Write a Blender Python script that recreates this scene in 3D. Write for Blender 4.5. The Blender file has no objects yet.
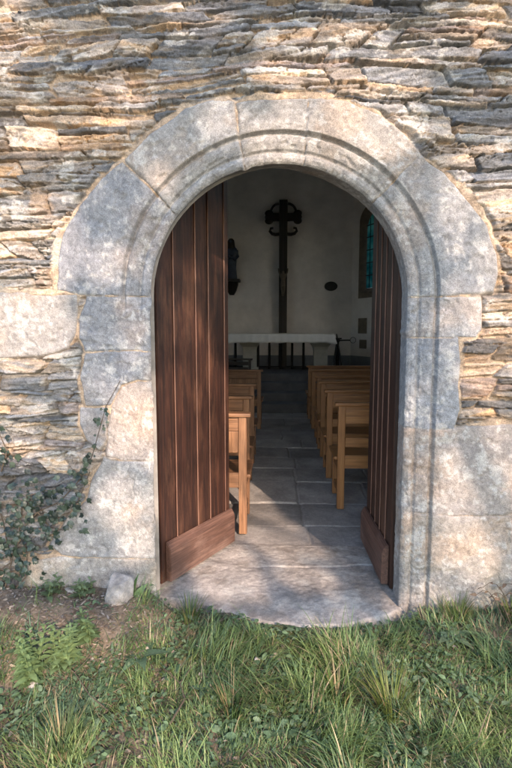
import bpy, bmesh, math, random
import numpy as np
from mathutils import Vector, Matrix, Euler

random.seed(11)
rng = np.random.default_rng(11)
SC = bpy.context.scene
COL = SC.collection
rad = math.radians

# ------------------------------------------------------------------ camera
CAM_Z = 1.48
PITCH, YAW = rad(6.16), rad(2.63)
FPX = 500.0                                   # focal length in pixels of a 512 px wide picture
cd = bpy.data.cameras.new('camera'); cam = bpy.data.objects.new('camera', cd); COL.objects.link(cam)
cam.location = (0, 0, CAM_Z); cam.rotation_euler = (math.pi/2 - PITCH, 0, YAW)
cd.sensor_fit = 'HORIZONTAL'; cd.sensor_width = 36; cd.lens = 36*FPX/512
cd.clip_start = 0.05; cd.clip_end = 600
SC.camera = cam

# ------------------------------------------------------------------ light
SUN_EL = rad(27)
SUN_H = Vector((-0.42, 1.0, 0)).normalized()
SUN_D = Vector((SUN_H.x*math.cos(SUN_EL), SUN_H.y*math.cos(SUN_EL), -math.sin(SUN_EL)))
world = bpy.data.worlds.new('World'); SC.world = world; world.use_nodes = True
wn = world.node_tree.nodes; wl = world.node_tree.links
sky = wn.new('ShaderNodeTexSky'); sky.sky_type = 'NISHITA'; sky.sun_disc = False
sky.sun_elevation = SUN_EL; sky.sun_rotation = math.atan2(-SUN_H.x, -SUN_H.y)
bg = wn['Background']; bg.inputs['Strength'].default_value = 0.15
wl.new(sky.outputs[0], bg.inputs['Color'])
sd = bpy.data.lights.new('sun', 'SUN'); sd.energy = 2.35; sd.angle = rad(0.55); sd.color = (1.0, 0.75, 0.58)
so = bpy.data.objects.new('sun', sd); COL.objects.link(so)
so.rotation_euler = SUN_D.to_track_quat('-Z', 'Y').to_euler(); so.location = (4, -8, 8)
SC.view_settings.view_transform = 'Standard'; SC.view_settings.look = 'None'
SC.view_settings.gamma = 1; SC.view_settings.use_curve_mapping = False
SC.view_settings.exposure = 1.82

# ------------------------------------------------------------------ pixel rays of the photograph
MC = np.array(Matrix.Rotation(YAW, 3, 'Z') @ Matrix.Rotation(math.pi/2 - PITCH, 3, 'X'))
def ray(px, py):
    return MC @ np.array([(px-256)/FPX, -(py-384)/FPX, -1.0])
def at_y(px, py, Y):
    d = ray(px, py); t = Y/d[1]; return np.array([0, 0, CAM_Z]) + d*t
def at_z(px, py, Z):
    d = ray(px, py); t = (Z-CAM_Z)/d[2]; return np.array([0, 0, CAM_Z]) + d*t

W = 2.55                                      # the front face of the chapel wall
cL, cR = at_y(149, 297, W), at_y(410, 297, W)
AX = (cL[0]+cR[0])/2; AR = (cR[0]-cL[0])/2    # arch centre and radius
AZ = at_y(279, 297, W)[2]

# ------------------------------------------------------------------ noise
TAB = rng.random((256, 256))
def vnoise(x, y, s=0):
    x = np.asarray(x, float) + s*17.31; y = np.asarray(y, float) + s*9.73
    xi = np.floor(x).astype(int); yi = np.floor(y).astype(int)
    fx = x-xi; fy = y-yi
    fx = fx*fx*fx*(fx*(fx*6-15)+10); fy = fy*fy*fy*(fy*(fy*6-15)+10)
    a = TAB[xi & 255, yi & 255]; b = TAB[(xi+1) & 255, yi & 255]
    c = TAB[xi & 255, (yi+1) & 255]; d = TAB[(xi+1) & 255, (yi+1) & 255]
    return (a+(b-a)*fx)*(1-fy) + (c+(d-c)*fx)*fy
def fbm(x, y, s=0, o=4):
    """about -0.5 .. 0.5"""
    v = 0; a = .5; t = 0
    for k in range(o):
        v = v + a*(vnoise(x*2**k, y*2**k, s+k*3)-.5); t += a; a *= .5
    return v/t
def sstep(a, b, x):
    t = np.clip((x-a)/(b-a), 0, 1); return t*t*(3-2*t)
def mix(a, b, t):
    t = np.asarray(t)[..., None]; return a*(1-t) + b*t

# ------------------------------------------------------------------ mesh helpers
def link_mesh(name, me, mat=None, parent=None, smooth=False):
    o = bpy.data.objects.new(name, me); COL.objects.link(o)
    if mat: me.materials.append(mat)
    if parent: o.parent = parent
    if smooth: me.polygons.foreach_set('use_smooth', np.ones(len(me.polygons), bool))
    return o
def np_mesh(name, verts, quads, mat, parent=None, col=None, smooth=True, tris=False):
    """mesh from arrays; unused vertices dropped"""
    n = 3 if tris else 4
    quads = np.asarray(quads).reshape(-1, n)
    used, inv = np.unique(quads, return_inverse=True)
    verts = np.asarray(verts).reshape(-1, 3)[used]; quads = inv.reshape(-1, n)
    me = bpy.data.meshes.new(name)
    me.vertices.add(len(verts)); me.vertices.foreach_set('co', verts.astype(np.float32).ravel())
    me.loops.add(quads.size); me.loops.foreach_set('vertex_index', quads.astype(np.int32).ravel())
    me.polygons.add(len(quads)); me.polygons.foreach_set('loop_start', np.arange(0, quads.size, n, dtype=np.int32))
    if col is not None:
        c = np.asarray(col).reshape(-1, 3)[used]
        a = me.attributes.new('Col', 'FLOAT_COLOR', 'POINT')
        a.data.foreach_set('color', np.concatenate([c, np.ones((len(c), 1))], 1).astype(np.float32).ravel())
    me.update(calc_edges=True); me.validate()
    return link_mesh(name, me, mat, parent, smooth)
def grid_quads(n, m):
    i = np.arange(n*m).reshape(n, m)
    return np.stack([i[:-1, :-1], i[1:, :-1], i[1:, 1:], i[:-1, 1:]], -1)
def bm_obj(name, bm, mat, parent=None, smooth=False):
    bmesh.ops.recalc_face_normals(bm, faces=bm.faces)
    me = bpy.data.meshes.new(name); bm.to_mesh(me); bm.free()
    return link_mesh(name, me, mat, parent, smooth)
def box(bm, c, s, rot=None, bev=.004, taper=None):
    M = Matrix.Translation(c)
    if rot is not None: M = M @ (rot.to_matrix().to_4x4() if isinstance(rot, Euler) else rot)
    r = bmesh.ops.create_cube(bm, size=1, matrix=M @ Matrix.Diagonal((*s, 1)))
    if bev:
        es = list({e for v in r['verts'] for e in v.link_edges})
        bmesh.ops.bevel(bm, geom=es, offset=bev, segments=2, affect='EDGES', profile=.5)
def tube(bm, pts, radii, n=8):
    pts = [Vector(p) for p in pts]
    if not hasattr(radii, '__len__'): radii = [radii]*len(pts)
    rings = []; up = Vector((.13, .21, .97))
    for i, p in enumerate(pts):
        d = (pts[min(i+1, len(pts)-1)] - pts[max(i-1, 0)]).normalized()
        a = d.cross(up)
        if a.length < .05: a = d.cross(Vector((1, 0, 0)))
        a.normalize(); b = d.cross(a)
        rings.append([bm.verts.new(p + (a*math.cos(t*2*math.pi/n) + b*math.sin(t*2*math.pi/n))*radii[i]) for t in range(n)])
    for r0, r1 in zip(rings, rings[1:]):
        for k in range(n): bm.faces.new((r0[k], r0[(k+1) % n], r1[(k+1) % n], r1[k]))
    bm.faces.new(rings[0][::-1]); bm.faces.new(rings[-1])
def loft(bm, rings):
    R = [[bm.verts.new(p) for p in r] for r in rings]; n = len(R[0])
    for r0, r1 in zip(R, R[1:]):
        for k in range(n): bm.faces.new((r0[k], r0[(k+1) % n], r1[(k+1) % n], r1[k]))
    bm.faces.new(R[0][::-1]); bm.faces.new(R[-1])
def ell(cx, cy, z, rx, ry, n=16):
    return [(cx+rx*math.cos(2*math.pi*k/n), cy+ry*math.sin(2*math.pi*k/n), z) for k in range(n)]
def sphere(bm, c, r, sc=(1, 1, 1), seg=14):
    bmesh.ops.create_uvsphere(bm, u_segments=seg, v_segments=seg*2//3, radius=1,
                              matrix=Matrix.Translation(c) @ Matrix.Diagonal((r*sc[0], r*sc[1], r*sc[2], 1)))
def tag(o, label=None, cat=None, group=None, kind=None):
    if label: o['label'] = label
    if cat: o['category'] = cat
    if group: o['group'] = group
    if kind: o['kind'] = kind
    return o
def thing(name, label, cat, loc=(0, 0, 0), group=None):
    o = bpy.data.objects.new(name, None); COL.objects.link(o); o.location = loc; o.empty_display_size = .1
    return tag(o, label, cat, group)
def dup(root, loc, label, rotz=None):
    r = root.copy(); COL.objects.link(r); r.location = loc; r['label'] = label
    if rotz is not None: r.rotation_euler = (0, 0, rotz)
    for ch in list(root.children):
        c = ch.copy(); COL.objects.link(c); c.parent = r
        for g in list(ch.children):
            d = g.copy(); COL.objects.link(d); d.parent = c
    return r

# ------------------------------------------------------------------ materials
def new_mat(name):
    m = bpy.data.materials.new(name); m.use_nodes = True
    nt = m.node_tree; b = nt.nodes['Principled BSDF']
    return m, nt, b
def noise_node(nt, scale, detail=6, rough=.6, stretch=(1, 1, 1), coord='Object', dist=0):
    tc = nt.nodes.new('ShaderNodeTexCoord'); mp = nt.nodes.new('ShaderNodeMapping')
    mp.inputs['Scale'].default_value = stretch
    n = nt.nodes.new('ShaderNodeTexNoise'); n.inputs['Scale'].default_value = scale
    n.inputs['Detail'].default_value = detail; n.inputs['Roughness'].default_value = rough
    n.inputs['Distortion'].default_value = dist
    nt.links.new(tc.outputs[coord], mp.inputs[0]); nt.links.new(mp.outputs[0], n.inputs['Vector'])
    return n.outputs['Fac']
def ramp(nt, fac, stops):
    r = nt.nodes.new('ShaderNodeValToRGB'); e = r.color_ramp.elements
    while len(e) < len(stops): e.new(.5)
    for el, (p, c) in zip(e, stops): el.position = p; el.color = (*c, 1) if len(c) == 3 else c
    nt.links.new(fac, r.inputs[0]); return r.outputs[0]
def mixc(nt, a, b, fac, mode='MIX'):
    m = nt.nodes.new('ShaderNodeMix'); m.data_type = 'RGBA'; m.blend_type = mode
    for s, v in ((m.inputs[0], fac), (m.inputs[6], a), (m.inputs[7], b)):
        if hasattr(v, 'is_output') or isinstance(v, bpy.types.NodeSocket): nt.links.new(v, s)
        elif isinstance(v, tuple): s.default_value = (*v, 1)
        else: s.default_value = v
    return m.outputs[2]
def bump(nt, b, h, strength, dist):
    n = nt.nodes.new('ShaderNodeBump'); n.inputs['Strength'].default_value = strength; n.inputs['Distance'].default_value = dist
    nt.links.new(h, n.inputs['Height'])
    nt.links.new(n.outputs[0], b.inputs['Normal'])
def attr(nt):
    a = nt.nodes.new('ShaderNodeAttribute'); a.attribute_name = 'Col'; return a.outputs['Color']

def stone_attr_mat(name, speck=230, lo=.72, hi=1.28, bmp=.5, rough=.92):
    m, nt, b = new_mat(name)
    f = noise_node(nt, speck, 3, .7); g = noise_node(nt, 38, 6, .65)
    c = mixc(nt, attr(nt), ramp(nt, f, [(.3, (lo,)*3), (.7, (hi,)*3)]), 1.0, 'MULTIPLY')
    c = mixc(nt, c, ramp(nt, g, [(.3, (.78, .78, .80)), (.7, (1.2, 1.19, 1.17))]), 1.0, 'MULTIPLY')
    nt.links.new(c, b.inputs['Base Color']); b.inputs['Roughness'].default_value = rough
    mx = nt.nodes.new('ShaderNodeMath'); mx.operation = 'ADD'; nt.links.new(f, mx.inputs[0]); nt.links.new(g, mx.inputs[1])
    bump(nt, b, mx.outputs[0], bmp, .006)
    return m
def rubble_mat():
    m, nt, b = new_mat('slate_rubble')
    f = noise_node(nt, 150, 3, .75); g = noise_node(nt, 45, 7, .7, (.7, 1, 1.2))
    c = mixc(nt, attr(nt), ramp(nt, f, [(.3, (.62,)*3), (.7, (1.38,)*3)]), 1.0, 'MULTIPLY')
    c = mixc(nt, c, ramp(nt, g, [(.32, (.68, .68, .69)), (.68, (1.3, 1.29, 1.27))]), 1.0, 'MULTIPLY')
    nt.links.new(c, b.inputs['Base Color']); b.inputs['Roughness'].default_value = .93
    mx = nt.nodes.new('ShaderNodeMath'); mx.operation = 'ADD'; nt.links.new(g, mx.inputs[0]); nt.links.new(f, mx.inputs[1])
    bump(nt, b, mx.outputs[0], .8, .009)
    return m
M_RUBBLE = rubble_mat()
M_GRANITE = stone_attr_mat('granite_block', 210, .60, 1.40, .6)
M_FLAG = stone_attr_mat('flagstone', 120, .8, 1.2, .4, .72)
M_ROCK = stone_attr_mat('field_stone', 200, .75, 1.25, .6)

def wood_mat(name, dark, mid, light, worn, axis='Z', rough=.55, scale=1.0, wornamt=.5):
    m, nt, b = new_mat(name)
    st = {'Z': (22, 22, .8), 'X': (.8, 22, 22), 'Y': (22, .8, 22)}[axis]
    s2 = {'Z': (60, 60, 2), 'X': (2, 60, 60), 'Y': (60, 2, 60)}[axis]
    f = noise_node(nt, 2.2*scale, 8, .65, st, dist=.6); g = noise_node(nt, 2.5*scale, 4, .7, s2)
    w = noise_node(nt, 5.5, 8, .72, (1.6, 1.6, .3) if axis == 'Z' else (.5, 1, 1))
    c = ramp(nt, f, [(.28, dark), (.5, mid), (.74, light)])
    c = mixc(nt, c, worn, ramp(nt, w, [(.5, (0, 0, 0)), (.5+.3/max(wornamt, .1)*.5, (wornamt,)*3)]))
    c = mixc(nt, c, ramp(nt, g, [(.3, (.62, .6, .6)), (.65, (1.2, 1.2, 1.2))]), 1.0, 'MULTIPLY')
    nt.links.new(c, b.inputs['Base Color']); b.inputs['Roughness'].default_value = rough
    mx = nt.nodes.new('ShaderNodeMath'); mx.operation = 'ADD'; nt.links.new(f, mx.inputs[0]); nt.links.new(g, mx.inputs[1])
    bump(nt, b, mx.outputs[0], .35, .004)
    return m
M_DOOR = wood_mat('weathered_door_wood', (.006, .004, .0035), (.026, .010, .0065), (.068, .026, .015), (.18, .085, .048), 'Z', .55, 1, .6)
M_DOORW = wood_mat('weatherboard_wood', (.045, .024, .018), (.10, .052, .038), (.17, .095, .07), (.25, .17, .14), 'X', .6, 1, .6)
M_BEAD = wood_mat('bead_wood', (.07, .032, .022), (.13, .065, .045), (.20, .11, .08), (.30, .19, .14), 'Z', .5, 1, .4)
M_OAK = wood_mat('oiled_oak', (.15, .062, .019), (.26, .118, .038), (.36, .18, .062), (.40, .21, .08), 'X', .42, 1, .3)
M_OAKZ = wood_mat('oiled_oak_upright', (.15, .062, .019), (.265, .12, .04), (.37, .185, .065), (.40, .21, .08), 'Z', .42, 1, .3)
M_OLD = wood_mat('old_pew_wood', (.09, .045, .022), (.20, .10, .05), (.32, .18, .095), (.42, .26, .15), 'X', .5, 1, .4)
M_OLDZ = wood_mat('old_pew_upright', (.09, .045, .022), (.22, .11, .055), (.34, .19, .10), (.42, .26, .15), 'Z', .5, 1, .4)
M_BLACKWOOD = wood_mat('black_stained_wood', (.010, .008, .007), (.018, .015, .013), (.03, .025, .02), (.03, .025, .02), 'Z', .5, 1, .2)
M_BARK = wood_mat('bark', (.04, .03, .022), (.09, .07, .05), (.15, .12, .09), (.12, .11, .08), 'Z', .95, 2, .4)

def plain(name, col, rough=.8, var=.2, scale=12, bmp=.2, metal=0):
    m, nt, b = new_mat(name)
    f = noise_node(nt, scale, 7, .65)
    lo = tuple(c*(1-var) for c in col); hi = tuple(c*(1+var) for c in col)
    nt.links.new(ramp(nt, f, [(.3, lo), (.7, hi)]), b.inputs['Base Color'])
    b.inputs['Roughness'].default_value = rough; b.inputs['Metallic'].default_value = metal
    if bmp: bump(nt, b, f, bmp, .01)
    return m
M_PLASTER = plain('limewash_plaster', (.74, .715, .69), .95, .15, 2.2, .3)
M_DADO = plain('grey_painted_dado', (.20, .22, .25), .9, .15, 3, .3)
M_CORE = plain('wall_core_stone', (.26, .25, .24), .95, .3, 9, .6)
M_IRON = plain('black_iron', (.02, .02, .022), .55, .3, 30, .2, .6)
M_RUST = plain('rusty_iron', (.07, .035, .022), .8, .4, 40, .4, .3)
M_LINEN = plain('white_linen', (.74, .73, .69), .9, .05, 8, .1)
M_PALE = plain('pale_altar_stone', (.40, .39, .34), .9, .15, 10, .3)
M_BROWNST = plain('brown_quoin_stone', (.17, .14, .11), .95, .25, 8, .4)
M_ROOF = plain('dark_boarding', (.06, .05, .042), .9, .25, 3, .2)
M_STATUE = plain('dark_blue_painted_plaster', (.03, .045, .075), .6, .4, 9, .2)
M_CORPUS = plain('carved_pale_wood', (.12, .095, .065), .6, .3, 25, .2)

def leaf_mat(name, rough=.5, trans=.35):
    m, nt, b = new_mat(name)
    a = attr(nt); f = noise_node(nt, 60, 3, .6)
    c = mixc(nt, a, ramp(nt, f, [(.3, (.75, .75, .75)), (.7, (1.25, 1.25, 1.25))]), 1.0, 'MULTIPLY')
    nt.links.new(c, b.inputs['Base Color']); b.inputs['Roughness'].default_value = rough
    t = nt.nodes.new('ShaderNodeBsdfTranslucent'); nt.links.new(c, t.inputs['Color'])
    mx = nt.nodes.new('ShaderNodeMixShader'); mx.inputs[0].default_value = trans
    nt.links.new(b.outputs[0], mx.inputs[1]); nt.links.new(t.outputs[0], mx.inputs[2])
    nt.links.new(mx.outputs[0], nt.nodes['Material Output'].inputs[0])
    return m
M_LEAF = leaf_mat('leaf'); M_GRASS = leaf_mat('grass_blade', .55, .4); M_IVY = leaf_mat('ivy_leaf', .35, .15)
M_LITTER = leaf_mat('dead_leaf', .9, .1)
M_SOIL = stone_attr_mat('soil', 60, .6, 1.4, .8, 1.0)

def glass_mat():
    m, nt, b = new_mat('teal_window_glass')
    f = noise_node(nt, 5, 2, .5)
    c = ramp(nt, f, [(.35, (.03, .17, .18)), (.65, (.17, .36, .35))])
    t = nt.nodes.new('ShaderNodeBsdfTranslucent'); nt.links.new(c, t.inputs['Color'])
    nt.links.new(c, b.inputs['Base Color']); b.inputs['Roughness'].default_value = .15
    mx = nt.nodes.new('ShaderNodeMixShader'); mx.inputs[0].default_value = .8
    nt.links.new(b.outputs[0], mx.inputs[1]); nt.links.new(t.outputs[0], mx.inputs[2])
    nt.links.new(mx.outputs[0], nt.nodes['Material Output'].inputs[0])
    return m
M_GLASS = glass_mat()
def clear_mat():
    m, nt, b = new_mat('added_window_glass')  # clear glass for the added nave windows only
    t = nt.nodes.new('ShaderNodeBsdfTransparent'); t.inputs['Color'].default_value = (.92, .90, .87, 1)
    b.inputs['Roughness'].default_value = .1; b.inputs['Base Color'].default_value = (.1, .12, .12, 1)
    mx = nt.nodes.new('ShaderNodeMixShader'); mx.inputs[0].default_value = .94
    nt.links.new(b.outputs[0], mx.inputs[1]); nt.links.new(t.outputs[0], mx.inputs[2]); nt.links.new(mx.outputs[0], nt.nodes['Material Output'].inputs[0])
    return m
M_CLEAR = clear_mat()

# ================================================================== THE CHAPEL
chapel = thing('stone_chapel', 'old slate rubble chapel with a round arched granite doorway and open plank doors', 'chapel', (0, W, 0))
def CH(o):                                    # parts are modelled in world space
    o.parent = chapel; o.matrix_parent_inverse = Matrix.Translation((0, -W, 0)); return o
def SUB(o, p):
    o.parent = p; o.matrix_parent_inverse = p.matrix_parent_inverse if False else Matrix.Identity(4); return o

def poly_px(pts): return np.array([at_y(x, y, W)[[0, 2]] for x, y in pts])
BLOCKS = [   # outlines of the dressed stones, measured on the photograph: name, outline, tint, sunk moulding
 ('jamb_stone', [(22,563),(60,557),(175,560),(175,640),(10,640),(18,588)], (.385,.35,.315)),
 ('jamb_stone', [(104,458),(120,462),(175,462),(175,560),(62,556),(50,546),(66,520),(85,500),(92,478)], (.385,.365,.345)),
 ('jamb_stone', [(111,405),(122,386),(138,381),(175,379),(175,462),(120,461),(106,457),(108,430)], (.41,.36,.325)),
 ('jamb_stone', [(84,353),(175,350),(175,379),(138,380),(122,385),(111,404),(85,406),(81,380)], (.33,.33,.34)),
 ('jamb_stone', [(80,408),(108,406),(107,440),(100,452),(86,440),(79,425)], (.33,.33,.34)),
 ('jamb_stone', [(87,297),(175,295),(175,350),(84,352),(79,337),(80,318)], (.31,.315,.33)),
 ('jamb_stone', [(-35,290),(40,294),(78,294),(79,310),(75,335),(68,349),(40,356),(-35,360)], (.37,.35,.33)),
 ('voussoir', [(57,290),(56,262),(62,235),(80,205),(100,180),(122,161),(145,185),(172,212),(230,240),(230,294),(90,296),(76,294)], (.315,.32,.335)),
 ('voussoir', [(125,159),(150,135),(185,109),(212,99),(233,103),(246,175),(255,230),(230,240),(172,212)], (.35,.345,.335)),
 ('voussoir', [(235,104),(260,98),(309,98),(304,175),(300,230),(255,230),(246,175)], (.38,.355,.325)),
 ('voussoir', [(309,98),(345,101),(380,115),(405,135),(420,154),(388,188),(345,230),(300,230),(304,172)], (.39,.36,.325)),
 ('voussoir', [(420,154),(445,175),(465,195),(485,225),(497,255),(499,275),(494,293),(440,296),(330,296),(345,230),(388,188)], (.345,.345,.345)),
 ('jamb_stone', [(330,296),(440,296),(482,298),(482,330),(476,338),(330,337)], (.35,.35,.355)),
 ('jamb_stone', [(330,337),(458,338),(461,360),(458,385),(460,410),(455,429),(330,430)], (.345,.35,.365)),
 ('jamb_stone', [(330,430),(445,429),(500,424),(545,426),(545,514),(470,516),(330,512)], (.40,.355,.32)),
 ('jamb_stone', [(330,512),(470,516),(545,514),(545,640),(330,640)], (.39,.35,.31)),
]
POLY = [poly_px(b[1]) for b in BLOCKS]
def sdist(P, poly):
    """signed distance to polygon, positive inside"""
    x, z = P[..., 0], P[..., 1]; d = np.full(x.shape, 1e9); ins = np.zeros(x.shape, bool)
    n = len(poly)
    for i in range(n):
        a, b = poly[i], poly[(i+1) % n]; e = b-a
        t = np.clip(((x-a[0])*e[0] + (z-a[1])*e[1])/(e@e), 0, 1)
        d = np.minimum(d, np.hypot(x-a[0]-t*e[0], z-a[1]-t*e[1]))
        c = (a[1] > z) != (b[1] > z)
        with np.errstate(divide='ignore', invalid='ignore'):
            xi = a[0] + (z-a[1])/(e[1] if e[1] else 1e-9)*e[0]
        ins ^= c & (x < xi)
    return np.where(ins, d, -d)
def warp(x, z):
    return np.stack([x + .022*fbm(x*7, z*7, 3, 4), z + .022*fbm(x*7, z*7, 8, 4)], -1)
def inner_r(x, z):
    """distance outward from the inner edge of the doorway"""
    return np.where(z > AZ, np.hypot(x-AX, z-AZ) - AR, np.abs(x-AX) - AR)
PR = np.array([-1, 0, .010, .026, .042, .050, .056, .066, .100, .122, .130, .138, .150, .175, 5])
PD = np.array([.046, .046, .034, .028, .030, .042, .042, .028, .014, .012, .031, .031, .003, .0, .0])
def profile(r, x, z):
    d = np.interp(r, PR, PD)
    plain_d = np.interp(r, [-1, 0, .012, .03, 5], [.016, .016, .005, 0, 0])
    t = sstep(AZ+.02, AZ-.12, z)*(x < AX)
    return d*(1-t) + plain_d*t
def patina(x, z, base, s):
    """granite: bluish and pinkish clouds, pale lichen blotches"""
    n1 = fbm(x*4.5, z*4.5, 21+s, 5); n2 = fbm(x*11, z*11, 31+s, 5)
    base = np.array(base); base = (base*.95 + base.mean()*np.array([.053, .05, .047]))*np.array([.70, .725, .755])
    c = np.broadcast_to(base, x.shape+(3,)).copy()
    c = mix(c, c*np.array([1.24, 1.05, .90]), sstep(.02, .25, n1)*.6)
    c = mix(c, c*np.array([.82, .85, .91]), sstep(.0, -.22, n1)*.6)
    c = c*(1 + .14*n2 + .50*fbm(x*95, z*95, 33, 2) + .3*fbm(x*30, z*30, 34, 3))[..., None]
    li = sstep(.175, .205, fbm(x*11, z*11, 44+s, 5) + .45*fbm(x*50, z*50, 47, 3) - .02)
    c = mix(c, np.array([.43, .43, .42]), li*.6)
    sp = sstep(.185, .21, fbm(x*27, z*27, 49+s, 4)); c = mix(c, np.array([.50, .50, .49]), sp*.4)
    dk = sstep(.15, .3, fbm(x*16, z*16, 52+s, 4))
    c = mix(c, c*.7, dk*.4)
    c = mix(c, np.array([.22, .23, .13]), sstep(.32, .02, z)*sstep(-.1, .2, n1)*.3)   # green base course
    return c

# ---- dressed stones of the doorway: swept along the opening
surround = CH(bpy.data.objects.new('door_surround', None)); COL.objects.link(surround)
s_j = np.arange(-.18, AZ, .006); s_a = np.linspace(0, math.pi, 360)
px_ = np.concatenate([np.full(len(s_j), AX-AR), AX - AR*np.cos(s_a[1:-1]), np.full(len(s_j), AX+AR)])
pz_ = np.concatenate([s_j, AZ + AR*np.sin(s_a[1:-1]), s_j[::-1]])
nx_ = np.concatenate([np.full(len(s_j), -1.), -np.cos(s_a[1:-1]), np.full(len(s_j), 1.)])
nz_ = np.concatenate([np.zeros(len(s_j)), np.sin(s_a[1:-1]), np.zeros(len(s_j))])
q = np.concatenate([np.linspace(-.12, -.006, 18), np.linspace(0, .18, 61)[:-1], np.arange(.18, .98, .006)])
rr = np.maximum(q, 0)
edge_w = .008*fbm(pz_*5, px_*5, 77, 4) - .010*sstep(.1, .32, fbm(pz_*9+4, px_*9, 78, 3))   # worn inner arris
X = px_[:, None] + nx_[:, None]*(rr + edge_w[:, None]*np.exp(-rr/.05))
Z = pz_[:, None] + nz_[:, None]*(rr + edge_w[:, None]*np.exp(-rr/.05))
P = warp(X, Z)
SDS = np.stack([sdist(P, p) for p in POLY], 0)
BID = SDS.argmax(0); U = SDS.max(0)
R2 = np.broadcast_to(rr, X.shape)
dep = profile(R2, X, Z)
rev = np.maximum(-q, 0)[None, :]
hn = .009*fbm(X*5, Z*5, 5, 3) + .006*fbm((X+rev)*26, (Z+rev*.7)*26, 6, 4) + .004*fbm((X+rev)*80, (Z+rev)*80, 9, 2)
hn = hn - .006*sstep(.13, .2, fbm(X*13, Z*13, 14, 4))
jw = .004 + .010*np.clip(fbm(X*6, Z*6, 15, 3)+.1, 0, .4)
dep = dep - hn + .013*sstep(jw, -.002, U) + .08*sstep(-.002, -.03, U)
splay = .27*sstep(AX+.25, AX-.25, X)*rev; X = X + nx_[:, None]*splay; Z = Z + nz_[:, None]*splay
tilt = rng.uniform(-.004, .006, len(BLOCKS))[BID]
Y = W + dep + rev - tilt*(rev == 0) - .004
C = np.zeros(X.shape+(3,))
for i, b in enumerate(BLOCKS):
    k = BID == i
    C[k] = patina((X + rev*.9)[k], (Z + rev*.8)[k], b[2], i*1.7)
C = mix(C, np.array([.30, .26, .22]), sstep(.004, .0, U)*.6)
V = np.stack([X, Y, Z], -1); Q = grid_quads(*X.shape)
fb = np.maximum(np.maximum(U[:-1, :-1], U[1:, :-1]), np.maximum(U[:-1, 1:], U[1:, 1:]))
fid = BID[:-1, :-1]
for i, b in enumerate(BLOCKS):
    sel = (fid == i) & (fb > -.025)
    if sel.any(): SUB(np_mesh(b[0], V, Q[sel], M_GRANITE, None, C), surround)
surround.matrix_parent_inverse = Matrix.Translation((0, -W, 0))

# ---- slate rubble face as one relief of stones and mortar
def axis(a, b, lo, hi, fine, coarse):
    return np.concatenate([np.arange(lo, a, coarse), np.arange(a, b, fine), np.arange(b, hi+coarse, coarse)])
gx = axis(-1.58, 1.40, -3.4, 3.4, .0042, .02); gz = axis(-.1, 3.28, -.3, 5.0, .0042, .02)
GX, GZ = np.meshgrid(gx, gz, indexing='ij')
zw = GZ + .10*fbm(GX*.7, GZ*.9, 61, 3) + .050*fbm(GX*3, GZ*4, 62, 4)
xw = GX + .03*fbm(GX*5, GZ*9, 63, 4)
zc = [-.6]
while zc[-1] < 5.6: zc.append(zc[-1] + random.choice([.02, .03, .038, .045, .055, .07, .08, .095, .115]))
zc = np.array(zc)
K = np.clip(np.searchsorted(zc, zw) - 1, 0, len(zc)-2)
D = np.zeros(GX.shape); SID = np.zeros(GX.shape, int); cnt = 0; TL = np.zeros(GX.shape)
for k in range(len(zc)-1):
    m = K == k
    if not m.any(): continue
    h = zc[k+1]-zc[k]; xs = [-4.0 + random.random()*.3]
    while xs[-1] < 4: xs.append(xs[-1] + random.uniform(.13, .40)*(1.25 if h < .08 else 1) + (random.random() < .25)*.22)
    xs = np.array(xs); n = len(xs)
    sl = random.uniform(-1.3, 1.3)
    xv = xw[m] + sl*(zw[m]-zc[k]) ; j = np.clip(np.searchsorted(xs, xv)-1, 0, n-2)
    dx = np.minimum(xv-xs[j], xs[j+1]-xv)
    u = (zw[m]-zc[k]) ; mid = (xs[j]+xs[j+1])/2
    nsp = np.array([random.choice([1, 1, 2, 2, 3]) if h > .075 else 1 for _ in range(n)])[j]
    sla = rng.uniform(-.10, .10, n)[j]
    us = np.clip(u/h + sla*(xv-mid)/h*1.0, 0, .999)
    sub = np.floor(us*nsp); fr = us*nsp - sub
    dz = np.minimum(fr, 1-fr)*h/nsp
    kk = 260.
    D[m] = -np.log(np.exp(-kk*dx*.55) + np.exp(-kk*dz))/kk
    SID[m] = cnt + j*3 + sub.astype(int); TL[m] = (u/h-.5)
    cnt += n*3
prot = rng.uniform(-.012, .030, cnt)[SID]; tz = rng.uniform(-.015, .020, cnt)[SID]
D = D + .011*fbm(GX*14, GZ*30, 64, 5) + .005*fbm(GX*60, GZ*90, 74, 2)
lam_t = rng.uniform(-.25, .25, cnt)[SID]
lz = GZ + lam_t*(GX) + .02*fbm(GX*5, GZ*7, 66, 3)
L = fbm(GX*3.6 + SID % 91, lz*44, 65, 5)
Lt = np.round(L*9)/9*.75 + L*.25
wid = rng.uniform(.003, .011, cnt)[SID]
hs = -.034 + (.034 + .6*prot)*sstep(-.002, wid*.7, D) + .6*tz*TL + rng.uniform(.010, .034, cnt)[SID]*Lt + .010*fbm(GX*45, GZ*60, 67, 3) + .012*fbm(GX*9, GZ*14, 71, 4)
ck = np.abs(fbm(GX*3.5 + (SID % 71)*3.1, GZ*24 + lam_t*GX*20, 76, 4)); ck2 = np.abs(fbm(GX*13 + (SID % 43)*2.3, GZ*7, 79, 3))
hs = hs - .022*sstep(.020, .004, ck)*sstep(-.1, .1, fbm(GX*2.2, GZ*5, 80, 3)) - .012*sstep(.014, .003, ck2)*sstep(.02, .15, fbm(GX*2, GZ*3, 98, 3))
mf = fbm(GX*1.6, GZ*1.9, 68, 4)
hm = -.038 + .125*mf + .010*fbm(GX*22, GZ*28, 69, 5)
PW = warp(GX, GZ)
UU = np.full(GX.shape, -9.)
near = (GX > -1.8) & (GX < 1.7) & (GZ < 3.0)
for p in POLY: UU[near] = np.maximum(UU[near], sdist(PW[near], p))
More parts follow.
